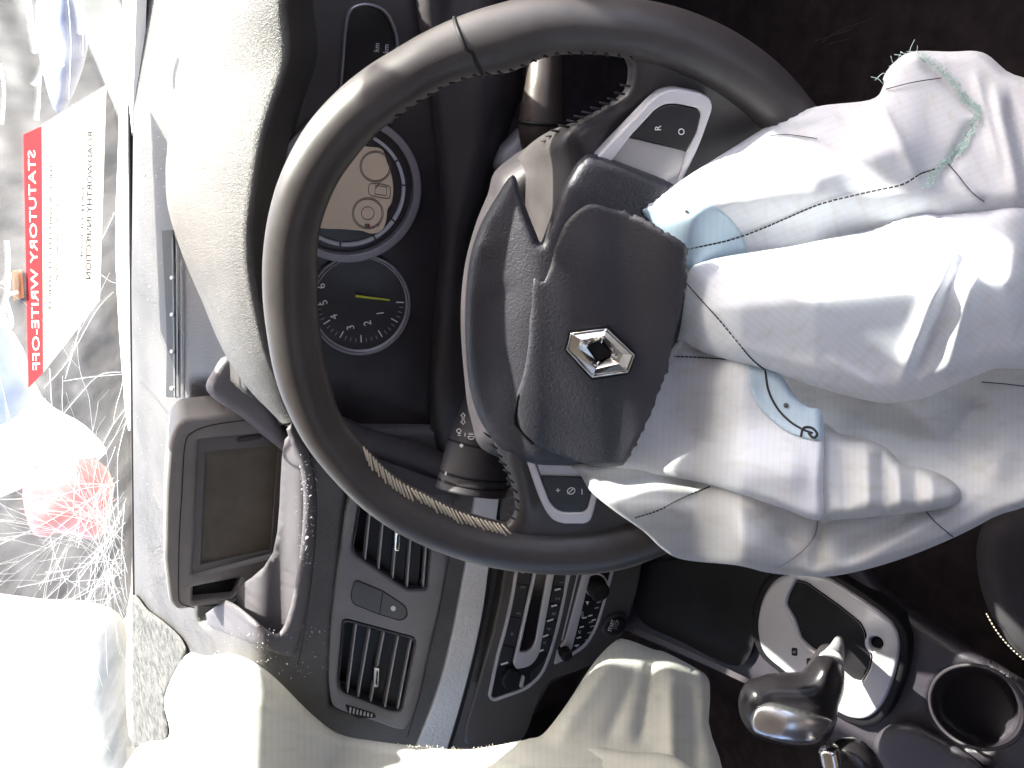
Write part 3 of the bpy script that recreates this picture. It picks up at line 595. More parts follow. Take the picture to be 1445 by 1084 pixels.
for c_, s in (((738, 829), '2'), ((732, 866), '3'), ((722, 895), 'o'), ((714, 946), '*'), ((793, 822), '1'), ((787, 845), '2'), ((782, 866), 'R'), ((775, 888), '4'), ((768, 907), 'x')): text('lettering', s, c_, 6, VS.up(.0017), GREYINK, radio)
plate('rotary_knob', ell(722, 960, 12, 15, 20, 20), VS, .012, BLACK, radio, bev=.002, lift=.008)
plate('side_key', rnd([(737, 954), (741, 955), (738, 971), (733, 970)], 1.5), VS, .004, SILVER, radio, bev=.0004, lift=.004)
plate('corner_key', rnd([(748, 950), (766, 935), (772, 925), (768, 948), (750, 965)], 4), VS, .002, BTN, radio, bev=.0006, lift=.0017)
clim = thing('climate_control', 'black climate control panel with silver wedge and two knobs below the radio', 'climate control', VS.on(A([[825., 860.]]))[0])
co = rnd([(838, 770), (808, 900), (783, 938), (800, 931), (828, 913), (843, 888), (852, 860), (860, 830), (869, 796), (873, 770)], [2, 4, 3, 12, 12, 12, 12, 8, 4, 2])
plate('face', co, VS, .004, BLACK, clim, bev=0, lift=.0014)
plate('edge_trim', co, VS, .004, SILVER, clim, bev=.0004, lift=.0026, holes=[rnd([(842, 776), (812, 898), (793, 926), (806, 922), (826, 909), (840, 886), (849, 858), (856, 830), (864, 797), (867, 776)], [2, 2, 2, 10, 10, 10, 10, 8, 4, 2])])
plate('silver_wedge', [(832, 775), (841, 775), (808, 914), (797, 908)], VS, .003, SILVER, clim, bev=.0006, lift=.0035)
plate('silver_corner', [(797, 906), (808, 914), (799, 930), (783, 938), (787, 920)], VS, .003, SILVER, clim, bev=.0004, lift=.0030)
line('silver_line', [(811, 775), (805, 805), (780, 911)], VS, 3, SILVER, clim, lift=.0032); line('silver_line', [(823, 775), (817, 804), (793, 904)], VS, 2, SILVER, clim, lift=.0032)
def knob(name, c_, r_, h_, m, par, pl, lean=(0, 0)):
    base = pl.on(A([c_], float))[0]; x, y = frame(pl); s = pl.t(A([c_], float)).ravel()[0]/FPX*r_; V = []; F = []; pr = [(1, 0), (1, .85), (.92, 1.0), (.6, 1.02), (0.01, 1.0)]; K_ = 28
    for (rr, hh) in pr:
        for k in range(K_):
            a = 2*math.pi*k/K_; g = 1+(.03 if k % 2 and rr == 1 else 0); V.append(base+(x*math.cos(a)+y*math.sin(a))*s*rr*g+pl.n*h_*hh)
    for i in range(len(pr)-1):
        for k in range(K_): F.append((i*K_+k, i*K_+(k+1) % K_, (i+1)*K_+(k+1) % K_, (i+1)*K_+k))
    F.append(tuple((len(pr)-1)*K_+k for k in range(K_))); return fixn(link(name, V, F, m, par, True))
knob('fan_knob', (794, 916), 8.5, .014, BLACK, clim, VS); line('knob_ring', ell(841, 826, 16, 16, n=36), VS, 2.2, SILVER, clim, lift=.0030, closed=True)
knob('temperature_knob', (840, 826), 14, .016, BLACK, clim, VS)
for (a, b) in (((841, 805), (841, 809)), ((829, 849), (829, 852))): plate('arrow', [(a[0]-2.5, a[1]), (a[0]+2.5, a[1]), (b[0], b[1]+2)], VS, .0006, WHITEINK, clim, bev=0, lift=.0024)
for i, (x, y) in enumerate([(825, 872), (821, 885), (817, 900), (814, 911), (833, 869), (838, 875), (836, 884), (832, 893), (830, 903), (827, 908), (842, 858), (845, 850), (834, 878)]):
    line('button_mark', [(x-3, y+.8), (x+3, y-.8)], VS, 1.6, GREYINK if i > 5 else WHITEINK, clim, lift=.0022)
for s, c_ in (('AUTO', (822, 868)), ('AC', (818, 892)), ('OFF', (828, 905)), ('m', (814, 912))): text('lettering', s, c_, 3.6, VS.up(.0014), WHITEINK, clim, sx=.7)
sb = thing('start_button', 'round black start stop button at the corner of the centre stack', 'button', VS.on(A([[866., 881.]]))[0])
knob('surround', (867, 880), 20, .004, DARK, sb, VS); knob('cap', (867, 880), 15, .007, BLACK, sb, VS)
text('lettering', 'START', (863, 883), 5.4, VS.up(.0074), WHITEINK, sb, ang=-20, sx=.75); text('lettering', 'STOP', (870, 882), 5.4, VS.up(.0074), GREYINK, sb, ang=-20, sx=.75)
# lower dash pieces near the wheel
blob('lower_cowl_panel', crs([(478, 590), (520, 604), (580, 622), (640, 650), (650, 700), (620, 715), (560, 710), (500, 660)], True, 5), lambda P: VT.up(.02).t(P).ravel(), mat('cowl_grey', (.05, .043, .046), .5, bump=.1), dash, .01, 20, 6, back=.03)
plate('cowl_pocket', rnd([(517, 648), (530, 646), (620, 678), (640, 700), (600, 700), (550, 690)], 8), VT, .004, DARK, dash, bev=.001, lift=.026)
# ================================================================== instrument cluster
cl = thing('instrument_cluster', 'unlit instrument cluster with speed and rev gauges under the dusty hood', 'instrument cluster', CL.on(A([[500., 300.]]))[0])
plate('face_panel', [(388, -80), (700, -80), (700, 600), (394, 600)], CL, .01, mat('cluster_black', (.024, .018, .020), .3, var=.3), cl, bev=0)
def ring(name, cx, cy, r, wd, h, m, a0=0, a1=360, sx=1., rot=0):
    full = (a1-a0) >= 360; o_ = ell(cx, cy, r*sx, r, rot, 72 if full else 40, a0, a1); i_ = ell(cx, cy, (r-wd)*sx, r-wd, rot, 72 if full else 40, a0, a1)
    if full: return plate(name, o_, CL, h, m, cl, bev=.0008, lift=h, holes=[i_])
    return plate(name, np.vstack([o_, i_[::-1]]), CL, h, m, cl, bev=0, lift=h)
ring('gauge_bezel', 490, 266, 105, 11, .010, RINGG, sx=1.0)
for a0, a1 in ((-62, -30), (-28, -4), (-2, 34), (36, 60), (62, 96), (98, 120), (150, 176), (180, 222), (224, 250), (252, 290)): ring('speed_ring_segment', 490, 266, 82 if 120 > a0 > -62 else 82, 4.5, .004, mat('segment_grey', (.42, .40, .42), .4), a0, a1)
lcdp = crs([(524, 208), (540, 212), (546, 228), (552, 245), (555, 265), (553, 285), (547, 296), (545, 312), (538, 326), (525, 330), (510, 326), (490, 324), (440, 318), (430, 280), (450, 240), (490, 210)], True, 5)
plate('lcd_panel', lcdp, CL, .002, LCD, cl, bev=.0003, lift=.003)
LC = CL.up(.003)
for cx, cy, r in ((519, 301, 22), (519, 301, 20), (519, 301, 9), (530, 235, 22), (530, 235, 20)):
    line('printed_dial', ell(cx, cy, r, r, n=36), LC, .9, DARKINK, cl, closed=True)
for L in (crs([(521, 262), (526, 259), (548, 262), (551, 270), (550, 277), (546, 280), (524, 276), (520, 270)], True, 3), A([(530, 262), (546, 264), (545, 276), (529, 274)])): line('printed_car', L, LC, 1.0, DARKINK, cl, closed=True)
line('printed_needle', [(530, 266), (536, 258)], LC, 1.4, DARKINK, cl)
plate('fuel_icon', [(515, 316), (522, 316), (522, 322), (515, 322)], LC, .0004, DARKINK, cl, bev=0, lift=.0006); plate('fuel_red', [(519, 317), (521, 317), (521, 321), (519, 321)], LC, .0004, REDP, cl, bev=0, lift=.0008)
text('lettering', 'o', (533, 318), 5, LC, DARKINK, cl); text('lettering', 's', (530, 214), 6, LC, DARKINK, cl)
ring('gauge_bezel', 508, 430, 72, 4, .006, RINGG)
ring('gauge_bezel', 508, 430, 67, 1.5, .004, SILVER)
for i, (s, x, y, a) in enumerate((('1', 537, 442, 0), ('2', 519, 456, 0), ('3', 495, 462, 0), ('4', 472, 447, 0), ('5', 457, 427, 0), ('6', 454, 404, 0), ('7', 459, 381, 0))):
    text('numeral', s, (x, y), 11, CL, YELLOWINK if s == '7' else WHITEINK, cl, ang=8+i*3, lift=.001)
for i in range(26):
    a = R_(2+i*7.2); r1 = 62; L_ = 11 if i % 4 == 0 else 6
    if i < 25: line('tick', [(508+math.cos(a)*r1, 425+math.sin(a)*r1*.94), (508+math.cos(a)*(r1-L_), 425+math.sin(a)*(r1-L_)*.94)], CL, 1.5 if i % 4 == 0 else 1.0, WHITEINK if i % 4 == 0 else GREYINK, cl, lift=.001)
plate('needle', [(502, 416.8), (550, 423.2), (550, 424.6), (502, 419.6)], CL, .0015, YELLOWINK, cl, bev=0, lift=.006)
do_ = rnd([(473, 175), (480, 120), (486, 40), (492, 10), (520, 2), (548, 14), (564, 50), (563, 120), (555, 175)], [4, 30, 20, 14, 22, 22, 18, 20, 4])
plate('trip_display_bezel', do_, CL, .008, RINGG, cl, bev=.001, lift=.008, holes=[shrink(do_, 4)])
plate('trip_display', shrink(do_, 2), CL, .002, GLOSSB, cl, bev=0, lift=.001)
for s, x, y in (('km', 532, 67), ('km', 545, 69), ('111401', 528, 103), ('209.8', 542, 98)): text('digits', s, (x, y), 7.6, CL.up(.001), mat('dim_digits', (.45, .44, .48), .5), cl, ang=-4)
# column cowl between cluster and wheel
col_ = thing('steering_column', 'dark steering column shroud behind the wheel hub', 'steering column', WP.up(-.08).on(A([[720., 300.]]))[0])
blob('cowl', crs([(590, -60), (720, -60), (740, 100), (720, 180), (690, 260), (668, 330), (660, 400), (670, 560), (690, 640), (650, 680), (615, 640), (606, 560), (612, 450), (622, 300), (610, 150)], True, 5), lambda P: CL.up(.03).t(P).ravel()+.02*np.sin(P[:, 0]/14.)*.15, mat('cowl_plastic', (.034, .028, .031), .45, bump=.15, var=.2), col_, .022, 36, 8, back=.05)
blob('shroud', crs([(705, 235), (688, 275), (670, 320), (655, 380), (650, 450), (655, 530), (664, 590), (690, 640), (800, 650), (900, 500), (900, 250), (780, 200)], True, 5), lambda P: WP.up(-.06).t(P).ravel(), DARK, col_, .05, 40, 9, back=.06)
def stalk(name, axis, rad, d, m, label, cat, rings=(), parent=None):
    t_ = thing(name, label, cat, at(A([axis[0]], float), [d[0]])[0]); ax = crs(axis, n=6); dd = np.interp(np.arange(len(ax)), np.linspace(0, len(ax)-1, len(d)), d)
    rr = np.interp(np.arange(len(ax)), np.linspace(0, len(ax)-1, len(rad)), rad)*dd/FPX; P3 = at(ax, dd); tube('shaft', P3, rr, m, t_, 28)
    for f_, g in rings:
        i = int(f_*(len(ax)-1)); v = P3[min(i+1, len(ax)-1)]-P3[i]; v /= np.linalg.norm(v); tube('collar', [P3[i]-v*.0015, P3[i]-v*.001, P3[i]+v*.001, P3[i]+v*.0015], A([.9, 1, 1, .9])*rr[i]*g, BLACK, t_, 28)
    return t_, P3, rr
sk, P3, rr = stalk('indicator_stalk', [(703, 520), (690, 570), (678, 620), (669, 665), (664, 694)], [24, 36, 45, 48, 50], [.735, .735, .735, .735, .735], DARK, 'black light and indicator stalk left of the wheel hub, printed with white lamp symbols', 'stalk', rings=((.58, 1.012), (.83, 1.02), (.90, 1.02)))
SKP = Plane(at(A([[670., 620.]]), [.735-.030])[0], -ray(A([[670., 620.]]))[0], True)
plate('white_dot', ell(651, 629, 2.6, 2.6, n=12), SKP, .003, WHITEINK, sk, bev=0); plate('white_dot', ell(629, 668, 1.4, 2.6, 10, n=10), SKP.up(-.004), .004, WHITEINK, sk, bev=0)
def ic(px, closed=False, w_=1.1, pl=SKP): line('icon', px, pl, w_, WHITEINK, sk, closed=closed)
for cy_, s in ((587, 1), (595, -1)): ic([(650, cy_), (653.5, cy_-s*4), (657, cy_), (655, cy_), (655, cy_+s*3), (652, cy_+s*3), (652, cy_)], True)
ic(ell(647.5, 608, 3, 2.6, n=14), True); ic([(646, 612), (650, 612)]); ic([(646, 614.5), (650, 614.5)]); ic([(656.5, 611), (656, 616)]); ic(np.vstack([ell(665, 616, 4.6, 4, n=12, a0=0, a1=180), [(660.4, 616)]]), True); ic([(661, 613), (670, 613)]); ic([(663, 611), (663, 614)]); ic([(666, 611), (666, 614)])
text('lettering', 'OIII', (625, 679), 4, SKP.up(-.006), GREYINK, sk, sx=.8)
wk, P3w, rrw = stalk('wiper_stalk', [(764, 200), (764, 178), (766, 150), (768, 120), (770, 80), (772, 50)], [30, 33, 31, 27, 26, 26], [.70, .69, .685, .68, .68, .68], mat('brown_black_plastic', (.038, .028, .024), .4, bump=.1), 'dark wiper stalk behind the upper right rim of the wheel', 'stalk', rings=((.25, 1.1),))
blob('stalk_gaiter', crs([(715, 195), (700, 210), (698, 240), (740, 240), (830, 200), (810, 180), (760, 190), (735, 178)], True, 5), cst(.71), GREY, col_, .015, 18, 6, back=.03)
# ================================================================== steering wheel
wheel = thing('steering_wheel', 'black leather steering wheel with stitched rim and burst airbag cover', 'steering wheel', WP.p)
cx0, cy0 = 800., 400.
outer = A([(371, 400), (376, 320), (392, 255), (433, 175), (490, 115), (560, 68), (620, 35), (700, 6), (780, -10), (860, -5), (950, 8), (1040, 46), (1100, 90), (1150, 150), (378, 470), (392, 540), (430, 620), (470, 670), (500, 701), (560, 745), (640, 780), (700, 795), (760, 802), (820, 804), (880, 796), (930, 777)], float)
inner = A([(448, 400), (452, 320), (478, 255), (500, 225), (530, 190), (565, 163), (600, 140), (632, 121), (665, 109), (720, 104), (452, 470), (462, 530), (480, 590), (520, 640), (560, 680), (600, 700)], float)
xw, yw = frame(WP); aa = np.radians(np.arange(0, 360, 3.))
def circ(r): return proj(WP.p+r*(np.cos(aa)[:, None]*xw+np.sin(aa)[:, None]*yw))
def polar(L): v = L-A([cx0, cy0]); return np.degrees(np.arctan2(v[:, 1], v[:, 0])), np.hypot(v[:, 0], v[:, 1])
def build(L, r, lo, hi):
    a, q_ = polar(L); ca, cr_ = polar(circ(r)); k = (ca > lo) & (ca < hi); a = np.concatenate([a, ca[k]]); q_ = np.concatenate([q_, cr_[k]])
    o_ = np.argsort(a); a, q_ = a[o_], q_[o_]; a3 = np.concatenate([a-360, a, a+360]); q3 = np.tile(q_, 3); th = np.linspace(-180, 180, 361)[:-1]; R0 = np.interp(th, a3, q3)
    for _ in range(6): R0 = (np.roll(R0, 1)+2*R0+np.roll(R0, -1))/4
    return th, R0
th, Ro = build(outer, .1843, -28, 66); _, Ri = build(inner, .1545, -98, 118)
rad_ = np.radians(th); dirs = np.stack([np.cos(rad_), np.sin(rad_)], -1)
Po = WP.on(A([cx0, cy0])+dirs*Ro[:, None]); Pi = WP.on(A([cx0, cy0])+dirs*Ri[:, None]); Pc = (Po+Pi)/2; hw = np.linalg.norm(Po-Pi, axis=1)/2; er = (Po-Pi)/(2*hw[:, None])
def rimpt(i, ph, k=1.): i = i % 360; return Pc[i]+er[i]*hw[i]*k*math.cos(ph)+WN*.0165*k*math.sin(ph)
NS = 28; V = [rimpt(i, 2*math.pi*j/NS) for i in range(360) for j in range(NS)]
F = [(i*NS+j, i*NS+(j+1) % NS, ((i+1) % 360)*NS+(j+1) % NS, ((i+1) % 360)*NS+j) for i in range(360) for j in range(NS)]
fixn(link('rim', V, F, RIML, wheel))
def ai(p): return int(round(math.degrees(math.atan2(p[1]-cy0, p[0]-cx0))+180)) % 360
# seam rings in the leather
for i0 in (ai((655, 60)),):
    tube('leather_seam', [rimpt(i0+int(round(3*math.sin((ph-90)*.0)))+(0 if ph < 90 else 1), R_(ph), 1.004) for ph in range(-40, 230, 8)], .0011, BLACK, wheel, 6)
def stitch(a, b, m, r=.0009):
    mid = (a+b)/2; n3 = -ray(proj(mid[None]))[0]; n3 /= np.linalg.norm(n3); tube('stitch', [a-n3*.001, a+n3*.0008, mid+n3*.0014, b+n3*.0008, b-n3*.001], r, m, wheel, 5)
# stitches along the inner edge, top right
for i in range(ai((560, 160)), ai((880, 95))+1, 3):
    stitch(rimpt(i, R_(150)), rimpt(i+1, R_(170)), THREAD, .0007)
for k, i in enumerate(range(ai((720, 740)), ai((510, 640)), 1)):
    stitch(rimpt(i, R_(155+rng.uniform(-5, 5))), rimpt(i+2, R_(184)), PALETH, .0008)
# ---- wheel centre body with both side spokes
bodyL = [(882, 85), (886, 100), (880, 128), (852, 150), (815, 170), (780, 183), (752, 200), (728, 225), (720, 246), (712, 275), (698, 318), (688, 380), (684, 440), (684, 520), (690, 570), (696, 608), (702, 640), (716, 668), (725, 700), (725, 722), (712, 737), (690, 740), (700, 770), (750, 788), (820, 792), (900, 775), (980, 730), (1060, 660), (1110, 590), (1150, 500), (1165, 400), (1160, 300), (1140, 190), (1100, 110), (1040, 62), (960, 30), (900, 30), (870, 55)]
def body_d(P):
    d = WP.up(.0).t(P).ravel()
    v = (P-A([905, 420])); rr_ = np.hypot(v[:, 0]*1.0, v[:, 1]); d = d-.006+.012*np.exp(-((rr_-235)/70)**2)*smooth01((P[:, 0]-780)/120)
    d = d+.10*smooth01((818-P[:, 0])/125)*smooth01((470-P[:, 1])/120)+.030*smooth01((725-P[:, 0])/60)*smooth01((P[:, 1]-250)/60)
    return d
blob('spoke_body', crs(bodyL, True, 4), body_d, RIML, wheel, .014, 26, 6, back=.012, wr=lambda P, D: crease(P, (745, 235), (880, 130), 16, .006)+crease(P, (722, 600), (748, 735), 14, .006))
for p in ((880, 118), (872, 129), (862, 137), (851, 143), (838, 150), (826, 156), (815, 162), (805, 168), (793, 175), (783, 182), (774, 189), (768, 196)):
    P_ = at(A([p, (p[0]+13, p[1]+2)], float)+A([-4, 2]), body_d(A([p, p], float))-.0005); stitch(P_[0], P_[1], THREAD, .0007)
for p in ((688, 612), (697, 628), (704, 640), (710, 652), (716, 664), (721, 676), (726, 690), (728, 703), (728, 716), (722, 728)):
    P_ = at(A([p, (p[0]+9, p[1]+6)], float)+A([-5, -1]), body_d(A([p, p], float))-.0005); stitch(P_[0], P_[1], THREAD, .0007)
# ---- hub cover
hubL = [(838, 217), (900, 238), (955, 262), (974, 300), (976, 420), (945, 530), (900, 640), (840, 656), (790, 657), (752, 654), (716, 640), (688, 610), (669, 572), (659, 520), (656, 440), (662, 370), (676, 322), (698, 282), (723, 247), (734, 270), (746, 303), (756, 328), (763, 342), (770, 326), (780, 298), (794, 265), (810, 236), (822, 222)]  # piece left of the V notch is a cast shadow built as dark cover
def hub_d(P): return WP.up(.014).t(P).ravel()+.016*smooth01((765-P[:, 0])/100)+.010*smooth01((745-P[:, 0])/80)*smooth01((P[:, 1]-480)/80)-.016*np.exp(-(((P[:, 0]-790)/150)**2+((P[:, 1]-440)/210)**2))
blob('hub_cover_with_shadow', crs(hubL, True, 4), hub_d, HUBM, wheel, .009, 16, 5, back=.02, wr=lambda P, D: crease(P, (700, 420), (668, 330), 26, .003)+fold(P, 12, 160, .0012))
flapL = [(752, 394), (766, 396), (776, 378), (783, 350), (796, 318), (812, 300), (829, 289), (845, 289), (868, 296), (886, 300), (905, 307), (925, 318), (948, 332), (968, 347), (970, 372), (967, 405), (958, 450), (947, 495), (940, 530), (922, 572), (905, 612), (890, 642), (880, 656), (862, 658), (832, 657), (790, 643), (760, 632), (744, 620), (732, 600), (728, 580), (730, 555), (738, 530), (745, 490), (748, 440)]
rf = np.random.default_rng(3); fl = crs(flapL, True, 6); k = (fl[:, 0] > 880); fl[k] += rf.normal(size=(k.sum(), 2))*1.1
def flap_d(P): return hub_d(P)-.0012-.010*smooth01((P[:, 0]-760)/110)-.022*smooth01((P[:, 0]-860)/110)
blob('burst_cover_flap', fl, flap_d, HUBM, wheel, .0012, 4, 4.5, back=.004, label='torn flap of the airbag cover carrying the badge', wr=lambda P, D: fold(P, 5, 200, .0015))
line_seam = crs([(732, 556), (726, 590), (733, 608), (752, 627)], n=5); tube('split_line', at(line_seam, flap_d(line_seam)-.000), .0009, BLACK, wheel, 5)
# ---- badge: folded diamond emblem
bd = thing('diamond_badge', '', '', (0, 0, 0)); bpy.data.objects.remove(bd)
FP = Plane(at(A([[848., 497.]]), flap_d(A([[848., 497.]]))-.002)[0], WN+A([0, 0, .1]), True)
seat_ = plate('badge_seat', rnd([(858, 459), (803, 468), (796, 495), (835, 538), (889, 529), (899, 500)], 3), FP, .003, BLACK, wheel, bev=.0006, lift=-.0004)
o6 = [(856, 464), (806, 471), (800, 493), (836, 532), (886, 525), (895, 501)]; i6 = [(850, 482), (831, 486), (828, 489), (844, 512), (862, 504), (865, 499)]
cen = [(848, 484), (830, 488), (845, 510), (863, 500)]
VO = FP.up(.0008).on(A(o6, float)); VOt = FP.up(.003).on(A(o6, float)*.985+A([848, 498])*.015); VM = FP.up(.0060).on((A(o6, float)*.45+A(i6, float)*.55)); VI = FP.up(.001).on(A(i6, float)*.9+A([848, 498])*.1)
V = np.vstack([VO, VOt, VM, VI]); F = []
for r_ in range(3):
    for i in range(6): F.append((r_*6+i, r_*6+(i+1) % 6, (r_+1)*6+(i+1) % 6, (r_+1)*6+i))
fixn(link('badge', V, F, CHROME, wheel, False, label='chrome diamond badge'))
plate('badge_core', cen, FP, .002, BLACK, wheel, bev=0, lift=.0018)
for a, b in (((806, 471), (830, 488)), ((886, 525), (863, 500)), ((856, 464), (848, 484)), ((836, 532), (845, 510))):
    tube('badge_ridge', FP.up(.0038).on(crs([a, b], n=3)), .0007, CHROME, wheel, 6)
tube('badge_edge', FP.up(.0036).on(A(o6, float)), .0006, CHROME, wheel, 6, closed=True)
# ---- right spoke control panel
KP = WP.up(.012)
kp_o = rnd([(843, 221), (921, 140), (936, 129), (954, 125), (991, 132), (1003, 140), (1006, 153), (987, 207), (960, 262), (956, 275), (838, 232)], [2, 20, 14, 10, 10, 8, 8, 20, 4, 2, 2])
kp_i = rnd([(888, 195), (926, 154), (940, 147), (955, 147), (984, 153), (989, 162), (983, 188), (969, 214), (955, 265), (860, 232)], [2, 12, 6, 6, 4, 4, 8, 4, 2, 2])
plate('control_trim', kp_o, KP, .012, LIGHTG, wheel, bev=.0013, holes=[kp_i], label='silver surround of the right spoke buttons')
plate('control_insert', [(886, 194), (971, 214), (957, 268), (855, 232)], KP, .006, mat('satin_silver_dull', (.45, .43, .44), .4, metal=.5), wheel, bev=.0003, lift=-.0022)
plate('control_buttons', rnd([(889, 194), (926, 155), (940, 148), (955, 148), (984, 154), (989, 162), (983, 188), (969, 213)], [1, 10, 5, 4, 3, 4, 6, 3]), KP, .005, BTN, wheel, bev=.0008, lift=-.0005)
text('lettering', 'R', (929, 181), 9, KP, WHITEINK, wheel, ang=0, lift=-.0003, weight=.01); text('lettering', 'O', (962, 186), 9, KP, WHITEINK, wheel, lift=-.0003, weight=.01)
# ---- left spoke control panel
KL = WP.up(.010)
kl_o = rnd([(740, 640), (743, 652), (760, 702), (771, 724), (780, 735), (794, 740), (826, 740), (834, 735), (838, 724), (846, 690), (852, 640)], [2, 3, 20, 8, 6, 6, 6, 6, 6, 10, 2])
kl_i = rnd([(749, 640), (754, 652), (768, 690), (777, 712), (786, 721), (795, 724), (822, 724), (829, 719), (833, 705), (839, 675), (842, 640)], [2, 3, 14, 8, 6, 5, 5, 6, 8, 10, 2])
plate('control_trim', kl_o, KL, .012, LIGHTG, wheel, bev=.0012, holes=[kl_i], label='silver surround of the left spoke buttons')
plate('control_insert', [(752, 640), (842, 640), (840, 675), (764, 673)], KL, .006, MT['satin_silver_dull'], wheel, bev=.0003, lift=-.0022)
plate('control_buttons', rnd([(764, 673), (840, 675), (834, 702), (829, 718), (822, 723), (795, 723), (785, 719), (776, 708)], [1, 1, 6, 5, 4, 4, 6, 6]), KL, .005, BTN, wheel, bev=.0008, lift=-.0005)
text('lettering', '+', (788, 692), 9, KL, WHITEINK, wheel, lift=-.0003); line('lettering', ell(806, 693, 5.5, 4.4, -20, n=20), KL, 1.1, WHITEINK, wheel, lift=-.0003, closed=True)
line('lettering', [(801, 697), (810, 689)], KL, 1.1, WHITEINK, wheel, lift=-.0003); line('lettering', [(821, 690), (821.5, 698)], KL, 1.3, WHITEINK, wheel, lift=-.0003)
# ================================================================== driver's airbag
ab = thing('driver_airbag', 'burst white airbag hanging limp out of the steering wheel hub', 'airbag', at(A([[960., 460.]]), [.49])[0])
def bd_(P):      # cloth leaves the hub just above the spokes and under the torn flap, then hangs towards the driver's lap
    k = smooth01((P[:, 0]-975)/75); return WP.up(.021).t(P).ravel()*(1-k)+np.interp(P[:, 0], [980, 1030, 1150, 1300, 1460], [.484, .474, .452, .440, .425])*k
EL = crs([(806, 653), (820, 672), (835, 695), (868, 722), (908, 750), (935, 775), (965, 790), (1040, 798), (1082, 808), (1120, 812), (1175, 813), (1250, 796), (1330, 766), (1400, 731), (1480, 680), (1480, 470), (1300, 470), (1100, 470), (960, 470), (880, 600), (860, 645)], True, 5)
def eD(P): return bd_(P)+.018*smooth01((P[:, 0]-1040)/120)+.002-.024*smooth01((P[:, 1]-670)/50)*smooth01((1120-P[:, 0])/120)-.03*smooth01((P[:, 1]-560)/200)*smooth01((P[:, 0]-1000)/200)
def eW(P, D):
    return (crease(P, (870, 680), (1120, 800), 50, .012)+crease(P, (1158, 735), (1148, 812), 8, -.005)+crease(P, (1010, 690), (1130, 770), 12, -.004)+crease(P, (1060, 690), (1110, 760), 9, .003)
            +crease(P, (1170, 600), (1420, 640), 44, -.012)+crease(P, (1250, 560), (1440, 680), 30, .008)+crease(P, (1175, 800), (1330, 690), 18, -.007)+crease(P, (1185, 806), (1400, 690), 12, .005)+crease(P, (1200, 745), (1320, 725), 9, .004)+crease(P, (1385, 560), (1330, 640), 16, -.005)+fold(P, 21, 420, .002))
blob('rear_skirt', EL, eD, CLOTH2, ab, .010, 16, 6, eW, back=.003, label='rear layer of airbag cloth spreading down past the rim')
AL = crs([(893, 298), (930, 275), (965, 252), (1030, 211), (1090, 175), (1150, 151), (1228, 141), (1246, 122), (1247, 108), (1262, 88), (1288, 73), (1340, 73), (1386, 74), (1420, 100), (1480, 150), (1480, 380), (1300, 400), (1100, 420), (960, 430), (930, 380)], True, 5)
def aD(P): return bd_(P)-.016*smooth01((330-P[:, 1])/60)*smooth01((P[:, 0]-970)/70)+.003-.012*smooth01((P[:, 0]-1180)/120)
def aW(P, D):
    return (crease(P, (900, 330), (1330, 190), 62, .020)+crease(P, (1238, 140), (1300, 262), 9, .004)+crease(P, (1290, 78), (1382, 170), 7, -.0035)+crease(P, (1382, 160), (1325, 260), 8, -.0035)+crease(P, (1400, 110), (1440, 290), 9, .005)
            +crease(P, (1420, 120), (1462, 290), 6, -.004)+crease(P, (1372, 90), (1415, 250), 7, .003)+crease(P, (1080, 186), (1170, 176), 8, -.0025)+crease(P, (1330, 240), (1390, 290), 8, .003)+fold(P, 31, 420, .002))
blob('upper_lobe', AL, aD, CLOTH, ab, .008, 14, 6, aW, back=.003, uvrot=1.2, label='upper lobe of airbag cloth with frayed vent seam')
CLp = crs([(930, 478), (1000, 500), (1080, 515), (1105, 533), (1118, 555), (1138, 575), (1160, 581), (1163, 620), (1161, 680), (1158, 733), (1100, 716), (1040, 696), (980, 679), (900, 666), (850, 660), (872, 640), (905, 560)], True, 5)
def cD(P): return bd_(P)-.018*smooth01((P[:, 1]-590)/90)*smooth01((P[:, 0]-880)/90)-.012*smooth01((P[:, 0]-930)/80)+.010*smooth01((540-P[:, 1])/60)
def cW(P, D): return crease(P, (1000, 650), (1150, 660), 40, .006)+crease(P, (960, 612), (1060, 640), 7, -.0018)+crease(P, (1000, 622), (1090, 652), 6, .0015)+crease(P, (950, 560), (1080, 540), 50, .004)
blob('lower_flap', CLp, cD, CLOTH, ab, .006, 12, 5, cW, back=.003, uvrot=.05, label='flat flap of airbag cloth with blue patch and black stitched arc')
DL = crs([(1158, 598), (1185, 612), (1215, 618), (1250, 632), (1275, 655), (1310, 662), (1345, 680), (1356, 700), (1340, 716), (1290, 724), (1230, 730), (1180, 734), (1157, 733), (1150, 660)], True, 5)
def dD(P): return eD(P)-.020
def dW(P, D): return (crease(P, (1185, 622), (1196, 728), 7, -.003)+crease(P, (1222, 615), (1226, 735), 13, .007)+crease(P, (1243, 622), (1248, 735), 5, -.005)+crease(P, (1266, 640), (1270, 728), 10, .006)+crease(P, (1290, 652), (1292, 728), 5, -.004)+crease(P, (1315, 660), (1315, 722), 14, .005))
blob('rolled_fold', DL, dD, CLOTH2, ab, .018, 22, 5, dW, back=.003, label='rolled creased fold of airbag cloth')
BL = crs([(968, 374), (1010, 364), (1060, 356), (1110, 349), (1150, 341), (1200, 331), (1232, 323), (1262, 308), (1285, 298), (1310, 294), (1335, 297), (1360, 293), (1395, 288), (1480, 276), (1480, 495), (1400, 522), (1350, 542), (1310, 560), (1270, 568), (1240, 568), (1200, 560), (1150, 546), (1110, 533), (1060, 517), (1010, 503), (970, 494), (944, 489), (952, 455), (960, 420)], True, 5)
def bD(P): return bd_(P)-.018*smooth01((P[:, 0]-960)/70)
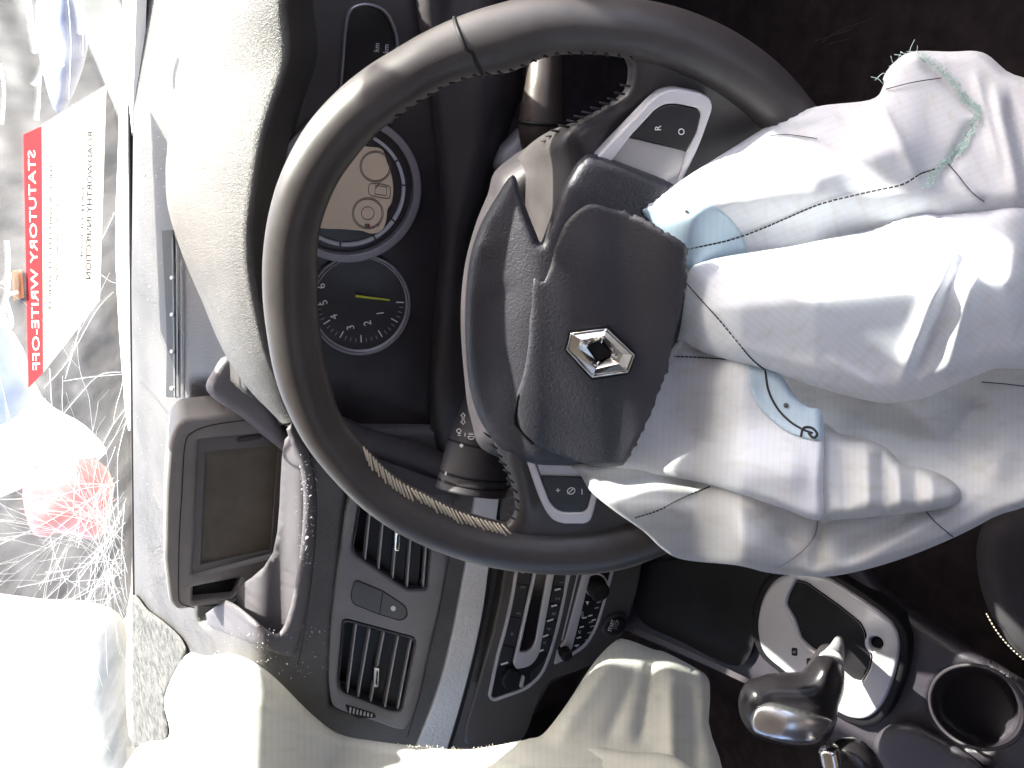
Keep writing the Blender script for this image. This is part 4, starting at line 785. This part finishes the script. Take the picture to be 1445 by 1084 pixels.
def bW(P, D):
    return (crease(P, (950, 440), (1480, 390), 78, .030, .12)+crease(P, (1352, 330), (1262, 556), 9, .005)+crease(P, (1375, 320), (1280, 556), 7, -.005)+crease(P, (1400, 300), (1330, 540), 12, .005)+crease(P, (1296, 300), (1368, 380), 8, .005)
            +crease(P, (1310, 295), (1390, 370), 6, -.004)+crease(P, (1160, 500), (1255, 562), 6, .003)+crease(P, (1010, 480), (1180, 530), 8, .002)+crease(P, (1080, 380), (1200, 352), 8, .002)+fold(P, 51, 420, .002))
blob('centre_lobe', BL, bD, CLOTH, ab, .022, 34, 5.5, bW, back=.003, uvrot=-.9, label='large centre lobe of airbag cloth')
# blue reinforcement patches
def patch(L, dfn, wfn, m, off=.0012, ew=1, h=0, name='blue_patch', label=None): return blob(name, L, lambda P: dfn(P)-off, m, ab, 0, 1, 5, (lambda P, D: wfn(P, D)) if wfn else None, back=.001, label=label)
def aDe(P): t = np.clip(edist(P, AL)/14, 0, 1); return aD(P)+.008*(1-np.sqrt(1-(1-t)**2))
def cDe(P): t = np.clip(edist(P, CLp)/12, 0, 1); return cD(P)+.006*(1-np.sqrt(1-(1-t)**2))
def bDe(P): t = np.clip(edist(P, BL)/34, 0, 1); return bD(P)+.022*(1-np.sqrt(1-(1-t)**2))
def eDe(P): t = np.clip(edist(P, EL)/16, 0, 1); return eD(P)+.010*(1-np.sqrt(1-(1-t)**2))
patch(crs([(906, 299), (925, 290), (955, 284), (990, 286), (1020, 300), (1042, 325), (1052, 350), (1050, 362), (1000, 372), (968, 376), (960, 350), (930, 322)], True, 4), aDe, aW, BLUEC, label='pale blue patch on the upper lobe')
patch(crs([(1055, 528), (1062, 510), (1092, 524), (1106, 534), (1119, 556), (1139, 574), (1158, 580), (1160, 618), (1135, 618), (1105, 606), (1075, 580), (1060, 552)], True, 4), cDe, cW, BLUEC, label='pale blue patch on the lower flap')
def seam(px, dfn, wfn, m=THREAD, r=.00045, dash_=True, name='stitched_seam', w_=None):
    P = crs(px, n=10); d = dfn(P)-wfn(P, None)-.0016; V3 = at(P, d); J = ([], [])
    L = np.concatenate([[0], np.cumsum(np.linalg.norm(np.diff(V3, axis=0), axis=1))]); s = np.arange(0, L[-1], .0026 if dash_ else L[-1]/40)
    q_ = np.stack([np.interp(s, L, V3[:, i]) for i in range(3)], -1)
    if dash_:
        for i in range(len(q_)-1): tube('', [q_[i], q_[i]*.25+q_[i+1]*.75], r, m, None, 4, join=J)
    else: tube('', q_, r, m, None, 5, join=J)
    link(name, J[0], J[1], m, ab, True, kind='stuff')
seam([(967, 352), (990, 348), (1030, 339), (1070, 325), (1110, 308), (1155, 289), (1200, 277), (1240, 268), (1275, 260), (1300, 245), (1330, 236)], aDe, aW)
seam([(1338, 232), (1350, 245), (1370, 270), (1390, 286)], aDe, aW, dash_=False, r=.00026); seam([(1085, 192), (1112, 190), (1155, 196)], aDe, aW, dash_=False, r=.00025); seam([(1250, 126), (1290, 116), (1330, 110)], aDe, aW, dash_=False, r=.00026)
seam([(905, 292), (908, 304), (912, 310)], aDe, aW)
seam([(967, 398), (990, 424), (1015, 452), (1040, 482), (1062, 508), (1082, 524)], bDe, bW)
seam([(943, 503), (980, 504), (1025, 507)], cDe, cW)
seam([(1080, 524), (1084, 550), (1096, 575), (1115, 595), (1135, 607), (1150, 612)], cDe, cW, r=.0006, dash_=False)
seam([(1130, 616), (1134, 604), (1146, 604), (1153, 612), (1148, 618), (1140, 610)], cDe, cW, r=.0007, dash_=False)
seam([(896, 731), (930, 720), (960, 704), (1003, 686)], eDe, eW); seam([(1298, 710), (1318, 735), (1345, 758)], eDe, eW, dash_=False, r=.0003); seam([(1385, 539), (1420, 542), (1460, 547)], eDe, eW, dash_=False, r=.0003)
seam([(1154, 735), (1150, 755), (1135, 775), (1112, 793), (1095, 803)], eDe, eW, dash_=False, r=.0004, m=mat('grey_thread', (.2, .19, .2), .7))
for (p, r_) in (((1109, 572), 3.6), ((968, 298), 2.4)):
    f_ = cDe if p[0] > 1000 else aDe; w_ = cW if p[0] > 1000 else aW; L = ell(p[0], p[1], r_, r_, n=10); patch(L, f_, w_, mat('dark_hole', (.08, .08, .09), .8), .0022, name='eyelet')
# frayed green seam of the vent and loose threads
J = ([], []); rg = np.random.default_rng(11)
gp = crs([(1298, 78), (1325, 95), (1350, 120), (1362, 142), (1378, 152), (1374, 175), (1362, 200), (1348, 218), (1325, 236), (1308, 262)], n=12)
for i, p in enumerate(gp):
    for k in range(6):
        c_ = p+rg.normal(size=2)*2.6; a_ = rg.uniform(0, 6.28); l_ = rg.uniform(1.5, 4); q_ = A([c_, c_+l_*.6*A([math.cos(a_), math.sin(a_)]), c_+l_*A([math.cos(a_+.5), math.sin(a_+.5)])])
        V3 = at(q_, aDe(q_)-aW(q_, None)-.002-rg.uniform(0, .002)); tube('', V3, .00022, GREENTH, None, 3, join=J)
link('frayed_seam', J[0], J[1], GREENTH, ab, True, kind='stuff')
J = ([], [])
for k in range(45):
    t = rg.uniform(0, 1); p = A([1248, 118])*(1-t)+A([1292, 74])*t+rg.normal(size=2)*2; a_ = rg.normal(-2.3 if rg.random() < .7 else -1.0, .7); l_ = rg.choice((5, 8, 10, 20)); b_ = rg.normal()*.6
    q_ = A([p, p+l_*.5*A([math.cos(a_), math.sin(a_)]), p+l_*A([math.cos(a_+b_), math.sin(a_+b_)])]); tube('', at(crs(q_, n=3), .44-rg.uniform(0, .004)), .0002, GREENTH, None, 3, join=J)
link('loose_fibres', J[0], J[1], GREENTH, ab, True, kind='stuff')
# ================================================================== passenger airbag
pa = thing('passenger_airbag', 'burst pale airbag slumped from the passenger side of the dashboard beside the console', 'airbag', at(A([[850., 1050.]]), [.95])[0])
FL = crs([(868, 905), (886, 903), (921, 916), (940, 921), (982, 943), (999, 957), (1002, 980), (1000, 1020), (995, 1140), (640, 1140), (700, 1075), (740, 1045), (766, 1036), (800, 993), (838, 935)], True, 5)
def fD(P): return np.interp(P[:, 1], [900, 1084], [.93, .80])+.0*P[:, 0]
def fW(P, D): return crease(P, (922, 918), (900, 1060), 9, -.016)+crease(P, (945, 925), (950, 1130), 14, .018)+crease(P, (975, 950), (985, 1100), 9, -.010)+crease(P, (875, 910), (775, 1050), 16, .010)+crease(P, (905, 930), (850, 1060), 12, -.008)+crease(P, (925, 990), (950, 950), 5, -.006)+fold(P, 61, 300, .004)
blob('draped_cloth', FL, fD, CLOTH3, pa, .03, 30, 6, fW, back=.003, label='pale cloth draped beside the centre console')
F2 = crs([(292, 926), (320, 922), (350, 930), (378, 948), (400, 968), (440, 1008), (479, 1036), (530, 1046), (589, 1053), (652, 1058), (700, 1052), (760, 1042), (820, 1048), (880, 1060), (960, 1072), (1000, 1150), (600, 1180), (170, 1180), (190, 1060), (238, 1040), (232, 985), (262, 925)], True, 5)
def f2D(P): return np.minimum(np.interp(P[:, 0], [180, 450, 700, 1000], [1.02, .92, .86, .76]), smax(TOP.t(P).ravel(), VT.t(P).ravel(), .014)-.035)
blob('upper_cloth', F2, f2D, CLOTH3, pa, .012, 14, 8, lambda P, D: fold(P, 71, 420, .005)+crease(P, (600, 1068), (960, 1090), 8, .01)+crease(P, (260, 960), (600, 1075), 16, .008)+crease(P, (300, 950), (560, 1070), 8, -.005), back=.003, label='sunlit roll of the passenger airbag over the dashboard')
J = ([], [])
for k in range(70):
    x = rg.uniform(560, 715); y = np.interp(x, [560, 652, 700, 760, 800], [1051, 1058, 1052, 1042, 1046])+rg.uniform(-1, 4); a_ = rg.normal(-1.6, .7); l_ = rg.uniform(1.5, 4); q_ = A([(x, y), (x+l_*math.cos(a_), y+l_*math.sin(a_))]); tube('', at(q_, np.interp(q_[:, 0], [180, 450, 700, 1000], [1.02, .92, .86, .76])-.004), .0004, PALETH, None, 3, join=J)
link('frayed_edge', J[0], J[1], PALETH, pa, True, kind='stuff')
# ================================================================== centre console
con = thing('centre_console', 'black centre console between the seats with a drink holder and lidded bin', 'console', GT.p)
def con_d(P):
    d = GT.up(-.012).t(P).ravel(); v = P-A([1380, 998]); a_ = R_(28); u_ = v[:, 0]*math.cos(a_)+v[:, 1]*math.sin(a_); w_ = -v[:, 0]*math.sin(a_)+v[:, 1]*math.cos(a_)
    r_ = np.hypot(u_/72, w_/57); return d+.075*smooth01((1.02-r_)/.22)
blob('console_body', crs([(900, 780), (880, 880), (892, 893), (960, 925), (1060, 968), (1130, 1020), (1180, 1060), (1230, 1100), (1300, 1200), (1550, 1200), (1550, 1020), (1450, 962), (1320, 880), (1250, 830), (1200, 770), (1100, 740)], True, 5), con_d, mat('console_plastic', (.032, .027, .034), .48, bump=.25, bscale=900, var=.25, kind='leather'), con, .03, 26, 6, back=.2)
tube('drink_holder_ring', GT.up(.011).on(ell(1380, 998, 71, 56, 28, 60)), .0016, DARK, con, 8, closed=True)
line('console_rail', crs([(893, 890), (930, 905), (980, 927), (1030, 950), (1068, 968)], n=6), GT, 8, mat('rail_grey', (.07, .06, .065), .4), con, lift=.006)
plate('storage_well', crs([(905, 800), (900, 870), (960, 905), (1040, 940), (1066, 900), (1070, 850), (1090, 820), (1050, 790)], True, 5), GT, .002, BLACK, con, bev=0, lift=-.004)
blob('bin_lid', crs([(1232, 1056), (1240, 1034), (1262, 1020), (1285, 1020), (1310, 1030), (1350, 1053), (1392, 1090), (1400, 1140), (1300, 1140), (1240, 1080)], True, 5), lambda P: GT.up(.002).t(P).ravel(), mat('bin_lid_plastic', (.05, .044, .052), .35, bump=.1), con, .008, 12, 6, back=.01)
gate = thing('gear_gate', 'satin silver gear selector surround with stepped slot in the centre console', 'gear surround', GT.on(A([[1180., 920.]]))[0])
go = crs([(1111, 811), (1134, 809), (1164, 817), (1202, 840), (1239, 866), (1258, 885), (1266, 911), (1261, 949), (1246, 990), (1229, 1011), (1209, 1016), (1183, 1007), (1140, 975), (1104, 947), (1077, 922), (1068, 888), (1073, 851), (1088, 824)], True, 6)
gb_ = go+(go-go.mean(0))*.11+A([3, 0]); plate('bezel', gb_, GT, .02, BLACK, gate, bev=.004, lift=.001)
gh = rnd([(1122, 819), (1138, 823), (1183, 855), (1213, 879), (1220, 892), (1222, 912), (1230, 926), (1226, 945), (1215, 964), (1202, 962), (1164, 930), (1141, 915), (1128, 902), (1120, 877), (1107, 855), (1111, 840)], 5)
GT2 = Plane(GT.p+GT.n*.006, GT.n, True)
plate('plate', go, GT2, .010, SILVER, gate, bev=.0035, holes=[gh, ell(1235, 909, 9.5, 9, n=20)])
gi = gh.mean(0)+(gh-gh.mean(0))*.86+A([6, 3]); 
x_, y_ = 0, 0
def wall(name, a, b, la, lb, m, par):
    Va = GT2.up(la).on(a); Vb = GT2.up(lb).on(b); N = len(a); return fixn(link(name, np.vstack([Va, Vb]), [(i, (i+1) % N, N+(i+1) % N, N+i) for i in range(N)], m, par, True))
wall('slot_wall', gh, gh*.92+A([1168, 893])*.08, -.0015, -.022, MT['satin_silver_dull'], gate)
plate('slot_floor', go*.85+A([1168, 905])*.15, GT2, .001, mat('worn_black', (.007, .005, .004), .5, var=.8, vscale=60, spec=.15), gate, bev=0, lift=-.024)
for k in range(6): tube('slot_brush', GT2.up(-.020).on(A([(1150+k*8, 850+k*7), (1140+k*9, 915+k*5)], float)), .0012, DARK, gate, 6)
wall('hole_wall', ell(1235, 909, 9.5, 9, n=20), ell(1235, 909, 8, 7.5, n=20), -.001, -.015, BLACK, gate)
for (x, y) in ((1121, 920), (1142, 935)):
    plate('letter_window', rnd([(x-4, y-6), (x+4, y-5), (x+4, y+6), (x-4, y+5)], 2), GT2, .001, BLACK, gate, bev=0, lift=.0004); text('lettering', 'R' if x < 1130 else 'N', (x, y), 5, GT2.up(.0004), GREYINK, gate, lift=.0003)
lev = thing('gear_lever', 'black gear knob with bright silver face leaning over the silver gate', 'gear lever', GT.on(A([[1180., 915.]]))[0])
tube('shaft', at(crs([(1184, 902), (1180, 918), (1172, 935)], n=4), np.linspace(.80, .74, 9)), np.linspace(.0035, .011, 9), SILVER, lev, 12)
tube('collar', at(crs([(1172, 925), (1162, 950), (1150, 975)], n=4), np.linspace(.775, .735, 9)), np.linspace(.012, .018, 9), DARK, lev, 20)
KN = crs([(1163, 924), (1180, 927), (1191, 945), (1191, 975), (1183, 1000), (1180, 1022), (1165, 1048), (1134, 1055), (1089, 1048), (1062, 1036), (1046, 1014), (1042, 988), (1051, 965), (1068, 956), (1094, 949), (1132, 947), (1148, 930)], True, 6)
blob('knob', KN, cst(.70), mat('knob_black', (.016, .014, .016), .28, bump=.05), lev, .035, 40, 4, back=.02, wr=lambda P, D: crease(P, (1065, 985), (1180, 1000), 12, -.004))
KF = crs([(1062, 1004), (1070, 994), (1085, 991), (1111, 996), (1149, 1007), (1174, 1017), (1172, 1030), (1155, 1047), (1134, 1052), (1110, 1049), (1089, 1044), (1067, 1035), (1059, 1020)], True, 6)
blob('silver_face', KF, lambda P: .690+.012*((P[:, 0]-1118)/60)**2+.02*((P[:, 1]-1022)/60)**2, mat('polished_silver', (.55, .54, .55), .24, metal=.9), lev, .004, 7, 3, back=.006, label='polished silver cap on the gear knob')
hb = thing('handbrake', 'silver tipped black handbrake below the gear knob', 'handbrake', at(A([[1175., 1084.]]), [.72])[0])
tube('button', at(crs([(1168, 1052), (1171, 1065), (1174, 1080)], n=4), [.69]*9), A([.3, .8, 1, 1, 1, 1, 1, 1, 1])*.0085, CHROME, hb, 20)
tube('grip', at(crs([(1182, 1052), (1205, 1075), (1225, 1130)], n=4), [.71]*9), [.006, .010, .014, .017, .019, .02, .021, .022, .022], MT['knob_black'], hb, 20)
# ================================================================== seats
def seat(name, x, label):
    s_ = thing('seat', label, None, (x+.37, .1, .15)); s_.parent = body
    NXs = 24; gx, gy = np.meshgrid(np.linspace(-1, 1, NXs), np.linspace(-1, 1, NXs)); X = gx.ravel(); Y = gy.ravel()
    Z = .02+.03*X**2-.0*Y; ed = np.maximum(np.abs(X), np.abs(Y)); Z = Z-.05*smooth01((ed-.86)/.14)
    V = np.stack([x+X*.26, -.62+Y*.27, 1-.37+Z-.02*Y*-1], -1); n0 = len(V)
    V2 = V.copy(); V2[:, 2] -= .16; F = [(i*NXs+j, i*NXs+j+1, (i+1)*NXs+j+1, (i+1)*NXs+j) for i in range(NXs-1) for j in range(NXs-1)]
    ring_ = [j for j in range(NXs)]+[i*NXs+NXs-1 for i in range(1, NXs)]+[(NXs-1)*NXs+j for j in range(NXs-2, -1, -1)]+[i*NXs for i in range(NXs-2, 0, -1)]
    F += [(ring_[i], ring_[(i+1) % len(ring_)], n0+ring_[(i+1) % len(ring_)], n0+ring_[i]) for i in range(len(ring_))]
    fixn(link('cushion', np.vstack([V, V2]), F, SEATM, s_))
    bx_ = box('backrest', (x, -1.0, 1.0), (.50, .14, .72), SEATM, s_, Matrix.Rotation(R_(16), 4, 'X'), .05)
    return s_
ds = seat('driver_seat', .0, 'dark cloth driver seat at the right edge of the view')
seat('passenger_seat', -.78, 'dark cloth passenger seat beyond the console')

blob('side_bolster', crs([(1380, 760), (1378, 790), (1384, 830), (1400, 870), (1430, 915), (1480, 950), (1560, 960), (1560, 690), (1440, 705), (1395, 730)], True, 5), cst(.70), SEATM, ds, .03, 40, 7, back=.1)
J = ([], [])
sp_ = crs([(1392, 866), (1402, 884), (1415, 902), (1430, 918), (1446, 932)], n=4)
for i in range(0, len(sp_)-1): tube('', at(A([sp_[i], sp_[i]*.35+sp_[i+1]*.65]), [.712, .712]), .0007, PALETH, None, 4, join=J)
link('seam_stitching', J[0], J[1], PALETH, ds, True, kind='stuff')
# stray threads on the dark carpet
J = ([], [])
for px in ([(1160, 60), (1180, 45), (1232, 26)], [(1150, 58), (1175, 50), (1205, 40)], [(1170, 62), (1200, 54)]): tube('', at(crs(px, n=5), 0.95), .0005, PALETH, None, 4, join=J)
tag(link('stray_thread', J[0], J[1], mat('dim_thread', (.12, .10, .09), .8), None, True), 'thin stray threads in the dark footwell above the frayed cloth', 'thread')
